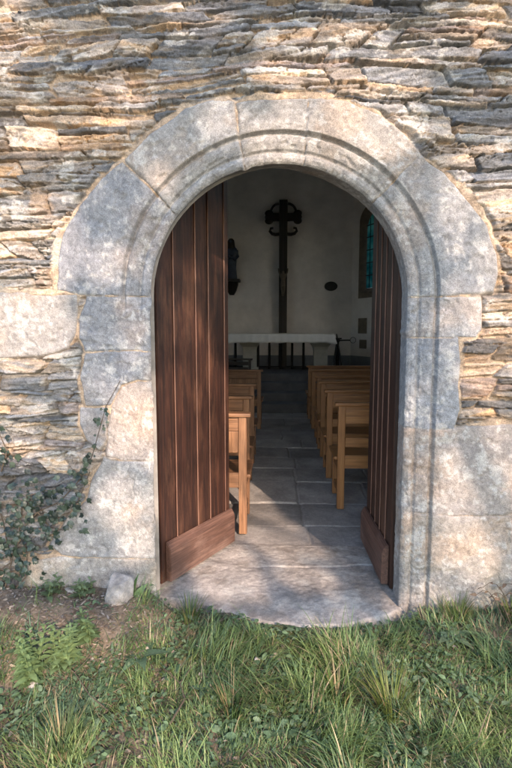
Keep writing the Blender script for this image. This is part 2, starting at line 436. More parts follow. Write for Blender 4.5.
RI = inner_r(GX, GZ)
hm = np.maximum(hm, -.003 + .010*fbm(GX*8, GZ*8, 70, 4) - sstep(-.004, -.045, UU + .11*fbm(GX*4, GZ*4, 73, 4))*.09)
edge = sstep(-.030, -.002, UU + .07*fbm(GX*6, GZ*9, 75, 3))
hs = hs*(1-edge) - .03*edge
stone = hs > hm
hh = np.where(stone, hs, hm)
inside = sstep(-.004, .022, UU)
hh = hh*(1-inside) - .02*inside*(UU < .012) - inside*.05*sstep(.008, .03, UU)
hh = hh - profile(RI, GX, GZ)*sstep(-.03, .0, UU)*(RI < .2)
# colours
pal = np.array([(.225, .235, .25), (.17, .18, .20), (.28, .275, .275), (.37, .325, .285), (.42, .36, .305), (.12, .125, .135), (.27, .235, .225), (.33, .27, .22), (.44, .415, .385)])
pw = np.array([.22, .15, .14, .14, .10, .07, .06, .04, .08])
base = pal[rng.choice(len(pal), cnt, p=pw/pw.sum())][SID] * rng.uniform(.62, 1.12, cnt)[SID][..., None]
S2 = fbm(GX*9 + SID % 37, lz*95, 88, 4); S3 = fbm(GX*4 + SID % 53, lz*30, 89, 4)
c = base*np.clip(1 + .8*L + 1.1*S2, .35, 1.9)[..., None]
c = mix(c, c*np.array([1.30, 1.10, .86]), sstep(.04, .2, S3)*.9); c = mix(c, c*np.array([.80, .84, .90]), sstep(-.05, -.2, S3)*.8)
warm = sstep(.02, .2, fbm(GX*1.3 + .5, GZ*1.6, 81, 4) + .12*sstep(.55, 1.0, GX))
c = mix(c, c*np.array([1.20, 1.04, .88]), warm)
c = mix(c, np.array([.56, .56, .54]), sstep(.10, .19, fbm(GX*7, GZ*15, 82, 5) + .3*fbm(GX*45, GZ*60, 83, 3) - .02)*.5)
c = mix(c, np.array([.33, .235, .155]), sstep(.16, .28, fbm(GX*5, GZ*9, 84, 5))*.5)
c = mix(c, np.array([.08, .085, .085]), sstep(.17, .27, fbm(GX*8, GZ*17, 85, 4))*.6)
mort = np.array([.40, .315, .235])*(1 + .8*fbm(GX*12, GZ*12, 86, 4))[..., None]
mort = mort*(1 + .9*fbm(GX*55, GZ*55, 90, 3))[..., None]
mort = mix(mort, np.array([.44, .39, .33]), sstep(.02, .2, fbm(GX*3, GZ*3, 87, 4)))
cc = np.where(stone[..., None], c, mort)
cc = mix(cc, mort, sstep(.005, .0, hs-hm)*stone*.6)
drop = (UU > .035) | (RI < .012)
Q = grid_quads(*GX.shape)
fd = drop[:-1, :-1] | drop[1:, :-1] | drop[1:, 1:] | drop[:-1, 1:]
V = np.stack([GX, W - hh, GZ], -1)
CH(np_mesh('rubble_wall', V, Q[~fd], M_RUBBLE, None, cc))

# ---- body of the front wall behind the face, with the wider inner opening
def arch_path(r, zb=-.3, n=40):
    a = [(AX-r, zb)]
    a += [(AX - r*math.cos(t), AZ + r*math.sin(t)) for t in np.linspace(0, math.pi, n)]
    return a + [(AX+r, zb)]
bm = bmesh.new()
path = [(x, z + .16*(z > 0)) for x, z in arch_path(AR+.14)] + [(3.38, -.3), (3.38, 5.0), (-3.38, 5.0), (-3.38, -.3)]
f = bm.faces.new([bm.verts.new((x, W+.10, z)) for x, z in path])
r = bmesh.ops.extrude_face_region(bm, geom=[f])
bmesh.ops.translate(bm, verts=[v for v in r['geom'] if isinstance(v, bmesh.types.BMVert)], vec=(0, .62, 0))
bmesh.ops.triangulate(bm, faces=bm.faces)
CH(bm_obj('wall_core', bm, M_CORE))
YI = W + .72
# back of the dressed stones (the rebate the doors close against)
bm = bmesh.new(); a = arch_path(AR+.004); b = arch_path(AR+.14)
va = [bm.verts.new((x, W+.115, z)) for x, z in a]; vb = [bm.verts.new((x, W+.115, z)) for x, z in b]
for i in range(len(a)-1): bm.faces.new((va[i], va[i+1], vb[i+1], vb[i]))
CH(bm_obj('door_rebate', bm, M_CORE))

# ---- nave and three-sided apse
NX, YB = 2.45, 12.0                           # nave half width, back wall
BL, BR, YC, CX = -1.70, 1.70, 10.6, 2.40
def wall_slab(name, a, b, z0, z1, th, mat, hole=None):
    """vertical wall from a to b (plan), thickness th to the outside, optional hole outline (u, z)"""
    a = Vector((*a, 0)); b = Vector((*b, 0)); u = (b-a); L_ = u.length; u.normalize(); n = Vector((u.y, -u.x, 0))
    from mathutils.geometry import tessellate_polygon
    outer = [(0, z0), (L_, z0), (L_, z1), (0, z1)]
    loops = [[Vector((x, z, 0)) for x, z in outer]]
    for hl in ([] if not hole else hole if isinstance(hole[0], list) else [hole]): loops.append([Vector((x, z, 0)) for x, z in hl])
    flat = [v for l in loops for v in l]; tris = tessellate_polygon(loops)
    bm = bmesh.new(); vs = []
    for off in (0, th): vs.append([bm.verts.new(a + u*v.x + Vector((0, 0, v.y)) + n*off) for v in flat])
    for t in tris:
        for k in (0, 1):
            try: bm.faces.new([vs[k][i] for i in t])
            except ValueError: pass
    st = 0
    for l in loops:
        for i in range(len(l)):
            p, q_ = st+i, st+(i+1) % len(l)
            bm.faces.new((vs[0][p], vs[0][q_], vs[1][q_], vs[1][p]))
        st += len(l)
    return CH(bm_obj(name, bm, mat)), a, u, n
HT = 5.9
wall_slab('back_wall', (BL, YB), (BR, YB), -.2, HT, -.5, M_PLASTER)
cant_len = math.hypot(CX-BR, YB-YC)
hw, zs0, zs1 = .20, 2.42, 3.70
hc = .66
lancet = [(hc-hw, zs0), (hc+hw, zs0), (hc+hw, zs1)] + \
         [(hc - hw + 2*hw*math.cos(t), zs1 + 2*hw*math.sin(t)) for t in np.linspace(.12, math.pi/3, 6)] + \
         [(hc + hw - 2*hw*math.cos(t), zs1 + 2*hw*math.sin(t)) for t in np.linspace(math.pi/3, .12, 6)[1:]] + [(hc-hw, zs1)]
lanO = [(hc + (x-hc)*1.45, zs0-.10 if z == zs0 else zs0 + (z-zs0)*1.06) for x, z in lancet]
cw, ca, cu, cn = wall_slab('apse_wall', (BR, YB), (CX, YC), -.2, HT, -.5, M_PLASTER, lanO)
wall_slab('apse_wall', (-CX, YC), (BL, YB), -.2, HT, -.5, M_PLASTER)
def added_nave_win(u0):  # outline of unseen side windows, added to let more daylight into the nave
    a = [(u0-.5, 1.7), (u0+.5, 1.7), (u0+.5, 3.7)] + [(u0+.5*math.cos(t), 3.7+.6*math.sin(t)) for t in np.linspace(.3, math.pi-.3, 8)] + [(u0-.5, 3.7)]
    return a
def nave_wall(a, b):
    o, A0, U_, N_ = wall_slab('nave_wall', a, b, -.2, HT, -.45, M_PLASTER, [added_nave_win(u0) for u0 in (1.5, 3.7, 5.9)])
    for u0 in (1.5, 3.7, 5.9): glaze(A0, U_, N_, u0)
def glaze(A0, U_, N_, u0):
    w = CH(bpy.data.objects.new('window', None)); COL.objects.link(w); w.matrix_parent_inverse = Matrix.Translation((0, -W, 0))  # added window, out of view, there to brighten the interior
    bm = bmesh.new(); bm.faces.new([bm.verts.new(A0 + U_*x + Vector((0, 0, z)) - N_*.2) for x, z in added_nave_win(u0)])
    r = bmesh.ops.extrude_face_region(bm, geom=list(bm.faces)); bmesh.ops.translate(bm, verts=[v for v in r['geom'] if isinstance(v, bmesh.types.BMVert)], vec=-N_*.006)
    SUB(bm_obj('pane', bm, M_CLEAR), w)
    for z in (2.3, 2.7, 3.1, 3.5):
        bm = bmesh.new(); tube(bm, [A0 + U_*x + Vector((0, 0, z)) - N_*.19 for x in (u0-.49, u0+.49)], .012, 6); SUB(bm_obj('lead_bar', bm, M_IRON), w)
nave_wall((CX, YC), (NX, YI-.02))
nave_wall((-NX, YI-.02), (-CX, YC))
# window: stone surround, panes, lead
def cpt(u, z, n=0): return ca + cu*u + Vector((0, 0, z)) - cn*n*1.0
inward = -cn if (-cn).dot(Vector((-1, -1, 0))) > 0 else cn
win = CH(bpy.data.objects.new('window', None)); COL.objects.link(win)
def cp(u, z, d): return ca + cu*u + Vector((0, 0, z)) + inward*d
bm = bmesh.new()
for k, (lo, d0, d1) in enumerate(((1, 0, 0),)):
    A_ = [bm.verts.new(cp(x, z, .012)) for x, z in lanO]; B_ = [bm.verts.new(cp(hc+(x-hc)*1.32, z + (.12 if z > zs1 else (-.12 if z < zs0 else 0)), .012)) for x, z in lanO]
    Cc = [bm.verts.new(cp(x, z, -.10)) for x, z in lancet]; Bb = [bm.verts.new(cp(hc+(x-hc)*1.32, z + (.12 if z > zs1 else (-.12 if z < zs0 else 0)), -.01)) for x, z in lanO]
    n = len(A_)
    for i in range(n):
        j = (i+1) % n
        bm.faces.new((A_[i], A_[j], B_[j], B_[i])); bm.faces.new((A_[i], A_[j], Cc[j], Cc[i])); bm.faces.new((B_[i], B_[j], Bb[j], Bb[i]))
SUB(bm_obj('window_surround', bm, M_BROWNST), win)
bm = bmesh.new(); bm.faces.new([bm.verts.new(cp(x, z, -.07)) for x, z in lancet])
r = bmesh.ops.extrude_face_region(bm, geom=list(bm.faces))
bmesh.ops.translate(bm, verts=[v for v in r['geom'] if isinstance(v, bmesh.types.BMVert)], vec=-inward*.006)
SUB(bm_obj('pane', bm, M_GLASS), win)
bm = bmesh.new()
for z in (2.7, 2.98, 3.26, 3.54, 3.80): tube(bm, [cp(hc-hw, z, -.06), cp(hc+hw, z, -.06)], .012, 6)
for x in (-.07, .07): tube(bm, [cp(hc+x, zs0, -.058), cp(hc+x, 3.95, -.058)], .009, 6)
SUB(bm_obj('lead_bar', bm, M_IRON), win)
win.matrix_parent_inverse = Matrix.Translation((0, -W, 0))
# two brown stones left bare in the limewash below the window, and the painted dado
for u0, u1, z0, z1 in ((.30, .62, 1.40, 1.75), (.36, .62, 1.06, 1.26)):
    bm = bmesh.new(); mid = cp((u0+u1)/2, (z0+z1)/2, -.02)
    box(bm, mid, (u1-u0, .08, z1-z0), Matrix.Rotation(math.atan2(cu.y, cu.x), 4, 'Z'), .012)
    CH(bm_obj('bare_stone', bm, M_BROWNST))
bm = bmesh.new()
box(bm, (0, YB-.003, .74), (BR-BL-.02, .02, .28), None, 0)
a0 = cp(.02, 0, .003); a1 = cp(cant_len, 0, .003); mid = (a0+a1)/2
box(bm, (mid.x, mid.y, .74), (cant_len, .02, .28), Matrix.Rotation(math.atan2(cu.y, cu.x), 4, 'Z'), 0)
box(bm, (-mid.x, mid.y, .74), (cant_len, .02, .28), Matrix.Rotation(-math.atan2(cu.y, cu.x), 4, 'Z'), 0)
CH(bm_obj('dado', bm, M_DADO))
# boarded barrel ceiling and roof slopes
bm = bmesh.new(); rings = []
for y in (YI-.01, YB+.6):
    rings.append([bm.verts.new((3.0*math.cos(t), y, 4.5 + 1.35*math.sin(t))) for t in np.linspace(0, math.pi, 17)])
for i in range(16): bm.faces.new((rings[0][i], rings[0][i+1], rings[1][i+1], rings[1][i]))
o = CH(bm_obj('barrel_ceiling', bm, M_ROOF)); md = o.modifiers.new('t', 'SOLIDIFY'); md.thickness = .08; md.offset = 1
bm = bmesh.new()
for s in (-1, 1):
    box(bm, (s*1.78, (W+YB)/2+.4, 6.06), (4.3, YB-W+1.4, .16), Matrix.Rotation(s*rad(32), 4, 'Y'), 0)
CH(bm_obj('roof', bm, M_ROOF))
bm = bmesh.new(); f = bm.faces.new([bm.verts.new((x, W+.11, z)) for x, z in ((-3.36, 4.98), (3.36, 4.98), (0, 7.0))])
r = bmesh.ops.extrude_face_region(bm, geom=[f]); bmesh.ops.translate(bm, verts=[v for v in r['geom'] if isinstance(v, bmesh.types.BMVert)], vec=(0, .55, 0))
CH(bm_obj('gable', bm, M_CORE))

# ---- the two door leaves (each a quarter of the arch, opened inwards)
def door_leaf(hinge, free, side, beads):
    """local x runs from hinge to free edge, local -y is the outer face"""
    h = Vector((*hinge, 0)); fr = Vector((*free, 0)); u = (fr-h); L_ = u.length; u.normalize()
    ang = math.atan2(u.y, u.x)
    g = CH(bpy.data.objects.new('door_leaf', None)); COL.objects.link(g)
    g.matrix_parent_inverse = Matrix.Identity(4)
    g.location = (h.x, h.y-W, 0); g.rotation_euler = (0, 0, ang)
    sg = -1 if side == 'L' else 1             # outer face on local -y (left leaf) or +y (right leaf)
    th = .045; RL = AR+.02
    def top(x): t = RL - max(x, .0)*RL/L_; return AZ + .22 + math.sqrt(max(RL*RL - t*t, 0.0))
    planks = [0.0] + beads + [L_]
    bm = bmesh.new()
    for a, b in zip(planks, planks[1:]):
        a_, b_ = a+.0025, b-.0025; n = 6
        dy = random.uniform(-.002, .002)
        xs = np.linspace(a_, b_, n)
        lo = [(x, .02) for x in xs]; hi = [(x, max(top(x), .3)) for x in xs]
        out = lo + hi[::-1]
        f0 = bm.faces.new([bm.verts.new((x, dy + sg*th/2, z)) for x, z in out])
        r = bmesh.ops.extrude_face_region(bm, geom=[f0])
        bmesh.ops.translate(bm, verts=[v for v in r['geom'] if isinstance(v, bmesh.types.BMVert)], vec=(0, -sg*th, 0))
    bmesh.ops.recalc_face_normals(bm, faces=bm.faces)
    sharp = [e for e in bm.edges if e.calc_face_angle(0) > 1.0]
    bmesh.ops.bevel(bm, geom=sharp, offset=.004, segments=2, affect='EDGES')
    bm_obj('plank_panel', bm, M_DOOR, g)
    for b in beads:
        bm = bmesh.new(); z1 = top(b)-.01
        tube(bm, [(b, sg*(th/2+.003), z) for z in np.linspace(.25, z1, 14)], .0045, 8)
        bm_obj('bead', bm, M_BEAD, g)
    # sloping weatherboard at the foot
    bm = bmesh.new(); x0, x1 = .035, L_+.005
    prof = [(th/2+.001, .03), (th/2+.040, .03), (th/2+.040, .215), (th/2+.032, .235), (th/2+.014, .262), (th/2+.001, .262)]
    e0 = [bm.verts.new((x0, sg*y, z)) for y, z in prof]; e1 = [bm.verts.new((x1, sg*y, z)) for y, z in prof]
    n = len(prof); bm.faces.new(e0); bm.faces.new(e1[::-1])
    for i in range(n): bm.faces.new((e0[i], e0[(i+1) % n], e1[(i+1) % n], e1[i]))
    bmesh.ops.recalc_face_normals(bm, faces=bm.faces)
    bmesh.ops.bevel(bm, geom=list(bm.edges), offset=.004, segments=2, affect='EDGES')
    bm_obj('weatherboard', bm, M_DOORW, g)
    # ledges on the inner face and strap hinge knuckles
    for z in (.35, 1.15, 1.75):
        bm = bmesh.new(); box(bm, (L_/2+.03, -sg*(th/2+.014), z), (L_*.85, .026, .13)); bm_obj('ledge', bm, M_DOORW, g)
    for z in (.13, .62, 1.27):
        bm = bmesh.new(); tube(bm, [(-.014, -sg*.008, z-.055), (-.014, -sg*.008, z+.055)], .013, 10)
        box(bm, (.005, -sg*.008, z), (.03, .012, .09), None, .002)
        bm_obj('hinge', bm, M_RUST, g)
    return g
door_leaf((-.688, 2.725), (-.353, 3.335), 'L', [.142, .342, .470, .640])
door_leaf((.655, 2.725), (.638, 3.40), 'R', [.13, .27, .40, .53])

# ================================================================== GROUND, FLOOR
def ground_z(x, y):
    z = -.075 - .03*sstep(2.4, .5, y) + .03*fbm(x*1.2, y*1.2, 91, 4) + .02*fbm(x*6, y*6, 92, 3)
    z = z + .155*sstep(-.50, -.72, x)*sstep(1.85, 2.45, y)                # soil banked against the wall, left
    z = z + .085*sstep(.55, .85, x)*sstep(1.95, 2.5, y)
    z = z + .054*np.exp(-((x/.6)**4))*sstep(1.9, 2.4, y)
    z = np.where((np.abs(x) < .74) & (y > 2.52), np.minimum(z, -.06), z)
    return z
gx = np.concatenate([-np.geomspace(250, 2.2, 40), np.arange(-2.1, 2.1, .016), np.geomspace(2.2, 250, 40)])
gy = np.concatenate([-np.geomspace(250, .6, 40), np.arange(-.5, 2.72, .016)])
GXX, GYY = np.meshgrid(gx, gy, indexing='ij'); GZZ = ground_z(GXX, GYY)
far = sstep(3, 12, np.hypot(GXX, GYY)); GZZ = GZZ*(1-far) - .12*far
soil = np.array([.15, .12, .09])*(1 + .9*fbm(GXX*9, GYY*9, 93, 4))[..., None]
soil = mix(soil, np.array([.07, .095, .035]), np.maximum(sstep(-.05, .15, fbm(GXX*3, GYY*3, 94, 4)), far)*.8*sstep(-.5, -.4, GXX + far*9))
tag(np_mesh('ground', np.stack([GXX, GYY, GZZ], -1), grid_quads(*GXX.shape), M_SOIL, None, soil), kind='structure')
# ground under and beyond the chapel
bm = bmesh.new()
for (x0, x1, y0, y1) in ((-250, -3.0, 2.7, 250), (3.0, 250, 2.7, 250), (-3.0, 3.0, 13, 250)):
    bm.faces.new([bm.verts.new(p) for p in ((x0, y0, -.13), (x1, y0, -.13), (x1, y1, -.13), (x0, y1, -.13))])
tag(bm_obj('field', bm, plain('field_grass', (.07, .10, .035), 1, .3, .6, .2)), kind='structure')

# flagstone floor of the nave
fx = axis(-.85, 1.0, -2.5, 2.5, .009, .05); fy = np.arange(2.9, 9.05, .010)
FX, FY = np.meshgrid(fx, fy, indexing='ij')
rows = [2.0, 3.32, 3.70, 4.20, 4.82, 5.3, 5.75, 6.25, 6.7, 7.3, 7.8, 8.4, 9.2]
jx = [[-.9, -.1, .62], [-.75, .235, 1.2], [-1.2, .20, .95], [-.9, .17, .8], [-1.3, .16, .9], [-.7, .18, 1.0], [-1.1, .12, .8], [-.5, .3, 1.1], [-.9, .05, .7], [-.4, .2, 1.3], [-.8, .1, .9], [-.5, .25, .9]]
wy = FY + .03*fbm(FX*3, FY*3, 101, 3) + .01*fbm(FX*12, FY*12, 102, 3); wx = FX + .04*fbm(FX*3, FY*3, 103, 3)
k = np.clip(np.searchsorted(rows, wy)-1, 0, len(rows)-2)
d = np.full(FX.shape, 9.); fid = np.zeros(FX.shape, int)
for i in range(len(rows)-1):
    m = k == i
    J = np.array([-9] + [-1.9] + jx[i] + [1.9, 9]); j = np.searchsorted(J, wx[m])-1
    d[m] = np.minimum(np.minimum(wx[m]-J[j], J[j+1]-wx[m]), np.minimum(wy[m]-rows[i], rows[i+1]-wy[m]))
    fid[m] = i*8 + j
hz = rng.uniform(-.008, .008, 120)[fid] + (rng.uniform(-.012, .012, 120)[fid])*(FX*.6) + .010*fbm(FX*4, FY*4, 104, 5) + .004*fbm(FX*20, FY*20, 105, 3)
hz = hz - .014*sstep(.014, .0, d) - .01
tone = rng.uniform(.75, 1.25, 120)[fid]
fc = np.array([.275, .262, .25])*(tone*(1 + .9*fbm(FX*5, FY*5, 106, 5)))[..., None]
fc = mix(fc, np.array([.30, .285, .26]), sstep(.008, .0, d)*.8)
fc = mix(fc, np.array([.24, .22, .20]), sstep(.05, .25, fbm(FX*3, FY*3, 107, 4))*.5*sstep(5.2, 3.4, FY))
tag(np_mesh('flagstone_floor', np.stack([FX, FY, hz], -1), grid_quads(*FX.shape), M_FLAG, None, fc), kind='structure')

# doorstep: one broad worn slab with a rounded front, running in between the leaves
front = [at_z(x, y, -.02)[:2] for x, y in [(140, 596), (166, 601), (200, 606), (235, 617), (262, 625), (300, 630), (345, 629), (380, 621), (402, 613), (425, 606)]]
front = np.array(front)
tx = np.arange(-.86, .90, .008); ty = np.linspace(0, 1, 150)
TX, TT = np.meshgrid(tx, ty, indexing='ij')
fyv = np.interp(TX, front[:, 0], front[:, 1]) + .014*fbm(TX*8, TX*0+3, 111, 4)
TY = fyv + TT*(3.33 + .03*fbm(TX*4, TX*0, 112, 3) - fyv)
dd = np.minimum((TY-fyv), 3.0)
tzv = .012 + .012*fbm(TX*3, TY*3, 113, 4) + .012*fbm(TX*11, TY*11, 114, 4) + .004*fbm(TX*45, TY*45, 115, 3) - .07*sstep(.03, .0, dd)**2 - .02*sstep(.25, 0, dd)
tzv = tzv - .012*sstep(.014, 0, np.abs(TY - (2.98 + .05*fbm(TX*3, TX*0, 116, 3) + .08*TX))) * sstep(-.2, .0, TX) - .01*sstep(.03, 0, 3.33-TY)
tc = np.array([.31, .285, .26])*(1 + .9*fbm(TX*5, TY*5, 117, 5) + .5*fbm(TX*60, TY*60, 120, 2))[..., None]
tc = mix(tc, np.array([.40, .385, .355]), sstep(.05, .2, fbm(TX*8, TY*14, 118, 5))*.7)
tc = mix(tc, np.array([.20, .175, .15]), sstep(.08, .22, fbm(TX*9, TY*9, 119, 5))*.6)
o = np_mesh('doorstep', np.stack([TX, TY, tzv], -1), grid_quads(*TX.shape), M_FLAG, None, tc); CH(o)

# altar steps
bm = bmesh.new()
for i, (y0, z1) in enumerate(((8.95, .15), (9.35, .30), (9.75, .45), (10.15, .60))):
    y1 = (9.35, 9.75, 10.15, 12.3)[i]
    box(bm, (0, (y0+y1)/2, z1/2-.05), (4.9, y1-y0-.003, z1+.1), None, .012)
tag(bm_obj('altar_steps', bm, plain('dark_step_stone', (.085, .088, .095), .8, .3, 5, .3)), kind='structure')

# ================================================================== PEWS
def make_pew(length, mx, mz, label, group, side, panel):
    """origin at the aisle end of the back on the floor; runs along +x (side 1) or -x; back towards -y"""
    t = thing('pew', label, 'pew', (0, 0, 0), group)
    sg = side
    def B(name, x0, x1, y0, y1, z0, z1, m, bev=.004):
        bm = bmesh.new(); box(bm, (sg*(x0+x1)/2, (y0+y1)/2, (z0+z1)/2), (abs(x1-x0), y1-y0, z1-z0), None, bev)
        return bm_obj(name, bm, m, t)
    H = .865
    for x in (0, length/2, length-.06):
        B('back_leg', x, x+.058, 0, .05, 0, H, mz)
        B('front_leg', x+.004, x+.056, .40, .45, 0, .40, mz)
        B('side_rail', x+.012, x+.046, .05, .40, .30, .375, mx)
        B('foot_rail', x+.012, x+.046, .05, .40, .10, .14, mx)
    B('top_rail', -.03, length+.03, -.02, .06, H, H+.028, mx, .008)
    if panel:
        B('back_board', .058, length-.06, .012, .032, .76, H-.002, mx)
        B('back_panel', .058, length-.06, .018, .036, .60, .757, mz)
    else:
        B('back_board', .058, length-.06, .012, .034, .715, H-.002, mx)
        B('back_slat', .058, length-.06, .016, .034, .52, .60, mx)
    B('seat', -.025, length+.025, .05, .475, .405, .432, mx, .007)
    B('seat_rail', .058, length-.06, .006, .034, .345, .455, mx)
    return t
ords = ['nearest the doorway', 'second from the doorway', 'third from the doorway', 'fourth from the doorway', 'fifth from the doorway', 'farthest, just before the altar steps']
ry = [4.05, 4.92, 5.77, 6.45, 7.45, 8.3]
p0 = make_pew(1.85, M_OAK, M_OAKZ, 'honey brown wooden pew right of the aisle, ' + ords[0], 'pews right of the aisle', 1, False)
p0.location = (.487, ry[0], 0)
for i in range(1, 6): dup(p0, (.487 + random.uniform(-.012, .012), ry[i], 0), 'honey brown wooden pew right of the aisle, ' + ords[i], random.uniform(-.008, .008))
ly = [3.50, 4.42, 5.45, 7.40]
p1 = make_pew(1.95, M_OLD, M_OLDZ, 'pale wooden pew just behind the left door leaf, its back in a patch of sun', 'pews left of the aisle', -1, True)
p1.location = (-.228, ly[0], 0)
for i, (y, lb) in enumerate(zip(ly[1:], ('brown wooden pew left of the aisle, second from the doorway', 'brown wooden pew left of the aisle, third from the doorway', 'dark wooden pew left of the aisle, farthest from the doorway'))):
    dup(p1, (-.262 + random.uniform(-.01, .01), y, 0), lb, random.uniform(-.008, .008))
# dark kneeler on the steps beyond the left pews
kn = thing('kneeler', 'low dark slatted kneeler on the altar steps beyond the left pews', 'kneeler', (-1.0, 9.92, .45))
bm = bmesh.new(); box(bm, (0, 0, .45), (.95, .16, .03)); bm_obj('top_board', bm, M_BLACKWOOD, kn)
for x in (-.42, .42):
    bm = bmesh.new(); box(bm, (x, 0, .218), (.045, .10, .434)); bm_obj('leg', bm, M_BLACKWOOD, kn)
for z in (.15, .26, .37):
    bm = bmesh.new(); box(bm, (0, -.03, z), (.79, .02, .07)); bm_obj('slat', bm, M_BLACKWOOD, kn)

# ================================================================== ALTAR
YA = 10.85
altar = thing('altar', 'pale stone altar table on two flared pedestals', 'altar', (.03, YA, .60))
bm = bmesh.new(); box(bm, (0, 0, .755), (2.06, .62, .09), None, .008); bm_obj('altar_slab', bm, M_PALE, altar)
for x in (-.66, .86):
    bm = bmesh.new()
    rings = []
    for z, w in ((.0, .18), (.06, .18), (.08, .145), (.46, .145), (.52, .16), (.60, .215), (.66, .235), (.709, .235)):
        rings.append([(x+sx*w*(1 if abs(sx) else 1), sy*w*.9, z) for sx, sy in ((-1, -1), (1, -1), (1, 1), (-1, 1))])
    loft(bm, rings); bm_obj('pedestal', bm, M_PALE, altar)
# cloth: top plus a wavy hem hanging all round
bm = bmesh.new(); n = 120; hx, hy = 1.10, .36; rings = []
def rim(t, off):
    per = [(-hx, -hy), (hx, -hy), (hx, hy), (-hx, hy)]; Ls = [2*hx, 2*hy, 2*hx, 2*hy]; s = t*sum(Ls)
    for i in range(4):
        if s <= Ls[i] or i == 3:
            a, b = per[i], per[(i+1) % 4]; f = min(s/Ls[i], 1); return (a[0]+(b[0]-a[0])*f, a[1]+(b[1]-a[1])*f)
        s -= Ls[i]
for lv, (z, of) in enumerate(((.812, -.02), (.806, .0), (.78, .012), (.72, .018), (.66, .026), (.615, .03))):
    ring = []
    for i in range(n):
        x, y = rim(i/n, 0); w = of + (.0 if lv < 2 else .016*math.sin(i*1.9)*lv/5 + .012*math.sin(i*.7+1)*lv/5)
        corner = math.exp(-((abs(x)-hx)**2+(abs(y)-hy)**2)/.02)
        ring.append((x + math.copysign(w + .05*corner*lv/5, x)*(abs(x) > hx-.02) + .0, y + math.copysign(w, y)*(abs(y) > hy-.02), z - .02*corner*lv/5 + .006*math.sin(i*.8)*(lv == 5)))
    rings.append([bm.verts.new(p) for p in ring])
for r0, r1 in zip(rings, rings[1:]):
    for i in range(n): bm.faces.new((r0[i], r0[(i+1) % n], r1[(i+1) % n], r1[i]))
bm.faces.new(rings[0])
o = bm_obj('altar_cloth', bm, M_LINEN, None, True); o.location = (.03, YA, .60)
md = o.modifiers.new('t', 'SOLIDIFY'); md.thickness = .004
tag(o, 'white linen cloth hanging over the stone altar', 'altar cloth')
# iron railing behind the pedestals
rail = thing('altar_railing', 'row of thin black iron bars standing under the altar cloth', 'railing', (0, 11.32, .60))
bm = bmesh.new(); box(bm, (.05, 0, .69), (2.7, .04, .03)); bm_obj('top_bar', bm, M_IRON, rail)
bm = bmesh.new(); box(bm, (.05, 0, .06), (2.7, .03, .02)); bm_obj('bottom_bar', bm, M_IRON, rail)
for i in range(11):
    bm = bmesh.new(); tube(bm, [(-1.24+i*.256, 0, 0), (-1.24+i*.256, 0, .69)], .027, 10); bm_obj('baluster', bm, M_IRON, rail)
# tall cross
cr = thing('cross', 'tall dark wooden cross with scrolled arms rising behind the altar', 'cross', (.085, 11.86, .60))
bm = bmesh.new(); box(bm, (0, 0, 1.92), (.19, .10, 3.84), None, .01); bm_obj('upright', bm, M_BLACKWOOD, cr)
bm = bmesh.new(); box(bm, (0, -.055, 1.92), (.03, .012, 3.8), None, .003); bm_obj('center_fillet', bm, wood_mat('dark_fillet', (.02,.018,.016), (.035,.03,.027), (.05,.045,.04), (.05,.045,.04)), cr)
bm = bmesh.new()
box(bm, (0, 0, 3.46), (.60, .09, .17), None, .01)
for s in (-1, 1):
    for dz in (-.085, 0, .085): sphere(bm, (s*.33, 0, 3.46+dz), .085, (1.15, .6, .9))
bm_obj('arm', bm, M_BLACKWOOD, cr)
for s in (-1, 1):
    bm = bmesh.new()
    tube(bm, [(s*(.10+.20*math.sin(t)), 0, 3.52+.24*math.cos(t)) for t in np.linspace(0, 1.5, 8)], .028, 8); bm_obj('ring_arc', bm, M_BLACKWOOD, cr)
    bm = bmesh.new()
    pts = [(s*.09, 0, 3.08), (s*.18, 0, 3.07), (s*.26, 0, 3.09), (s*.31, 0, 3.15), (s*.29, 0, 3.21), (s*.23, 0, 3.22)]
    tube(bm, pts, [.04, .038, .036, .034, .03, .026], 8); bm_obj('scroll', bm, M_BLACKWOOD, cr)
# small carved figure on the cross
def skin_fig(name, joints, edges, radii, mat, parent, lev=1):
    me = bpy.data.meshes.new(name); me.from_pydata(joints, edges, []); o = link_mesh(name, me, mat, parent)
    m = o.modifiers.new('skin', 'SKIN'); m.use_smooth_shade = True
    for i, v in enumerate(me.skin_vertices[0].data): v.radius = (radii[i], radii[i]*.8); v.use_root = i == 0
    s = o.modifiers.new('sub', 'SUBSURF'); s.levels = s.render_levels = lev
    return o
zf = 1.95; J = [(0, -.10, zf), (0, -.10, zf+.10), (0, -.11, zf+.19), (0, -.12, zf+.235), (0, -.13, zf+.29),
     (-.07, -.10, zf+.19), (-.10, -.09, zf+.27), (-.11, -.08, zf+.35), (.07, -.10, zf+.19), (.10, -.09, zf+.27), (.11, -.08, zf+.35),
     (-.03, -.10, zf-.05), (-.025, -.14, zf-.16), (-.008, -.10, zf-.29), (.03, -.10, zf-.05), (.025, -.14, zf-.16), (.008, -.10, zf-.29)]
E = [(0,1),(1,2),(2,3),(3,4),(2,5),(5,6),(6,7),(2,8),(8,9),(9,10),(0,11),(11,12),(12,13),(0,14),(14,15),(15,16)]
skin_fig('carved_figure', J, E, [.055,.05,.055,.022,.042,.028,.02,.016,.028,.02,.016,.04,.03,.02,.04,.03,.02], M_CORPUS, cr)

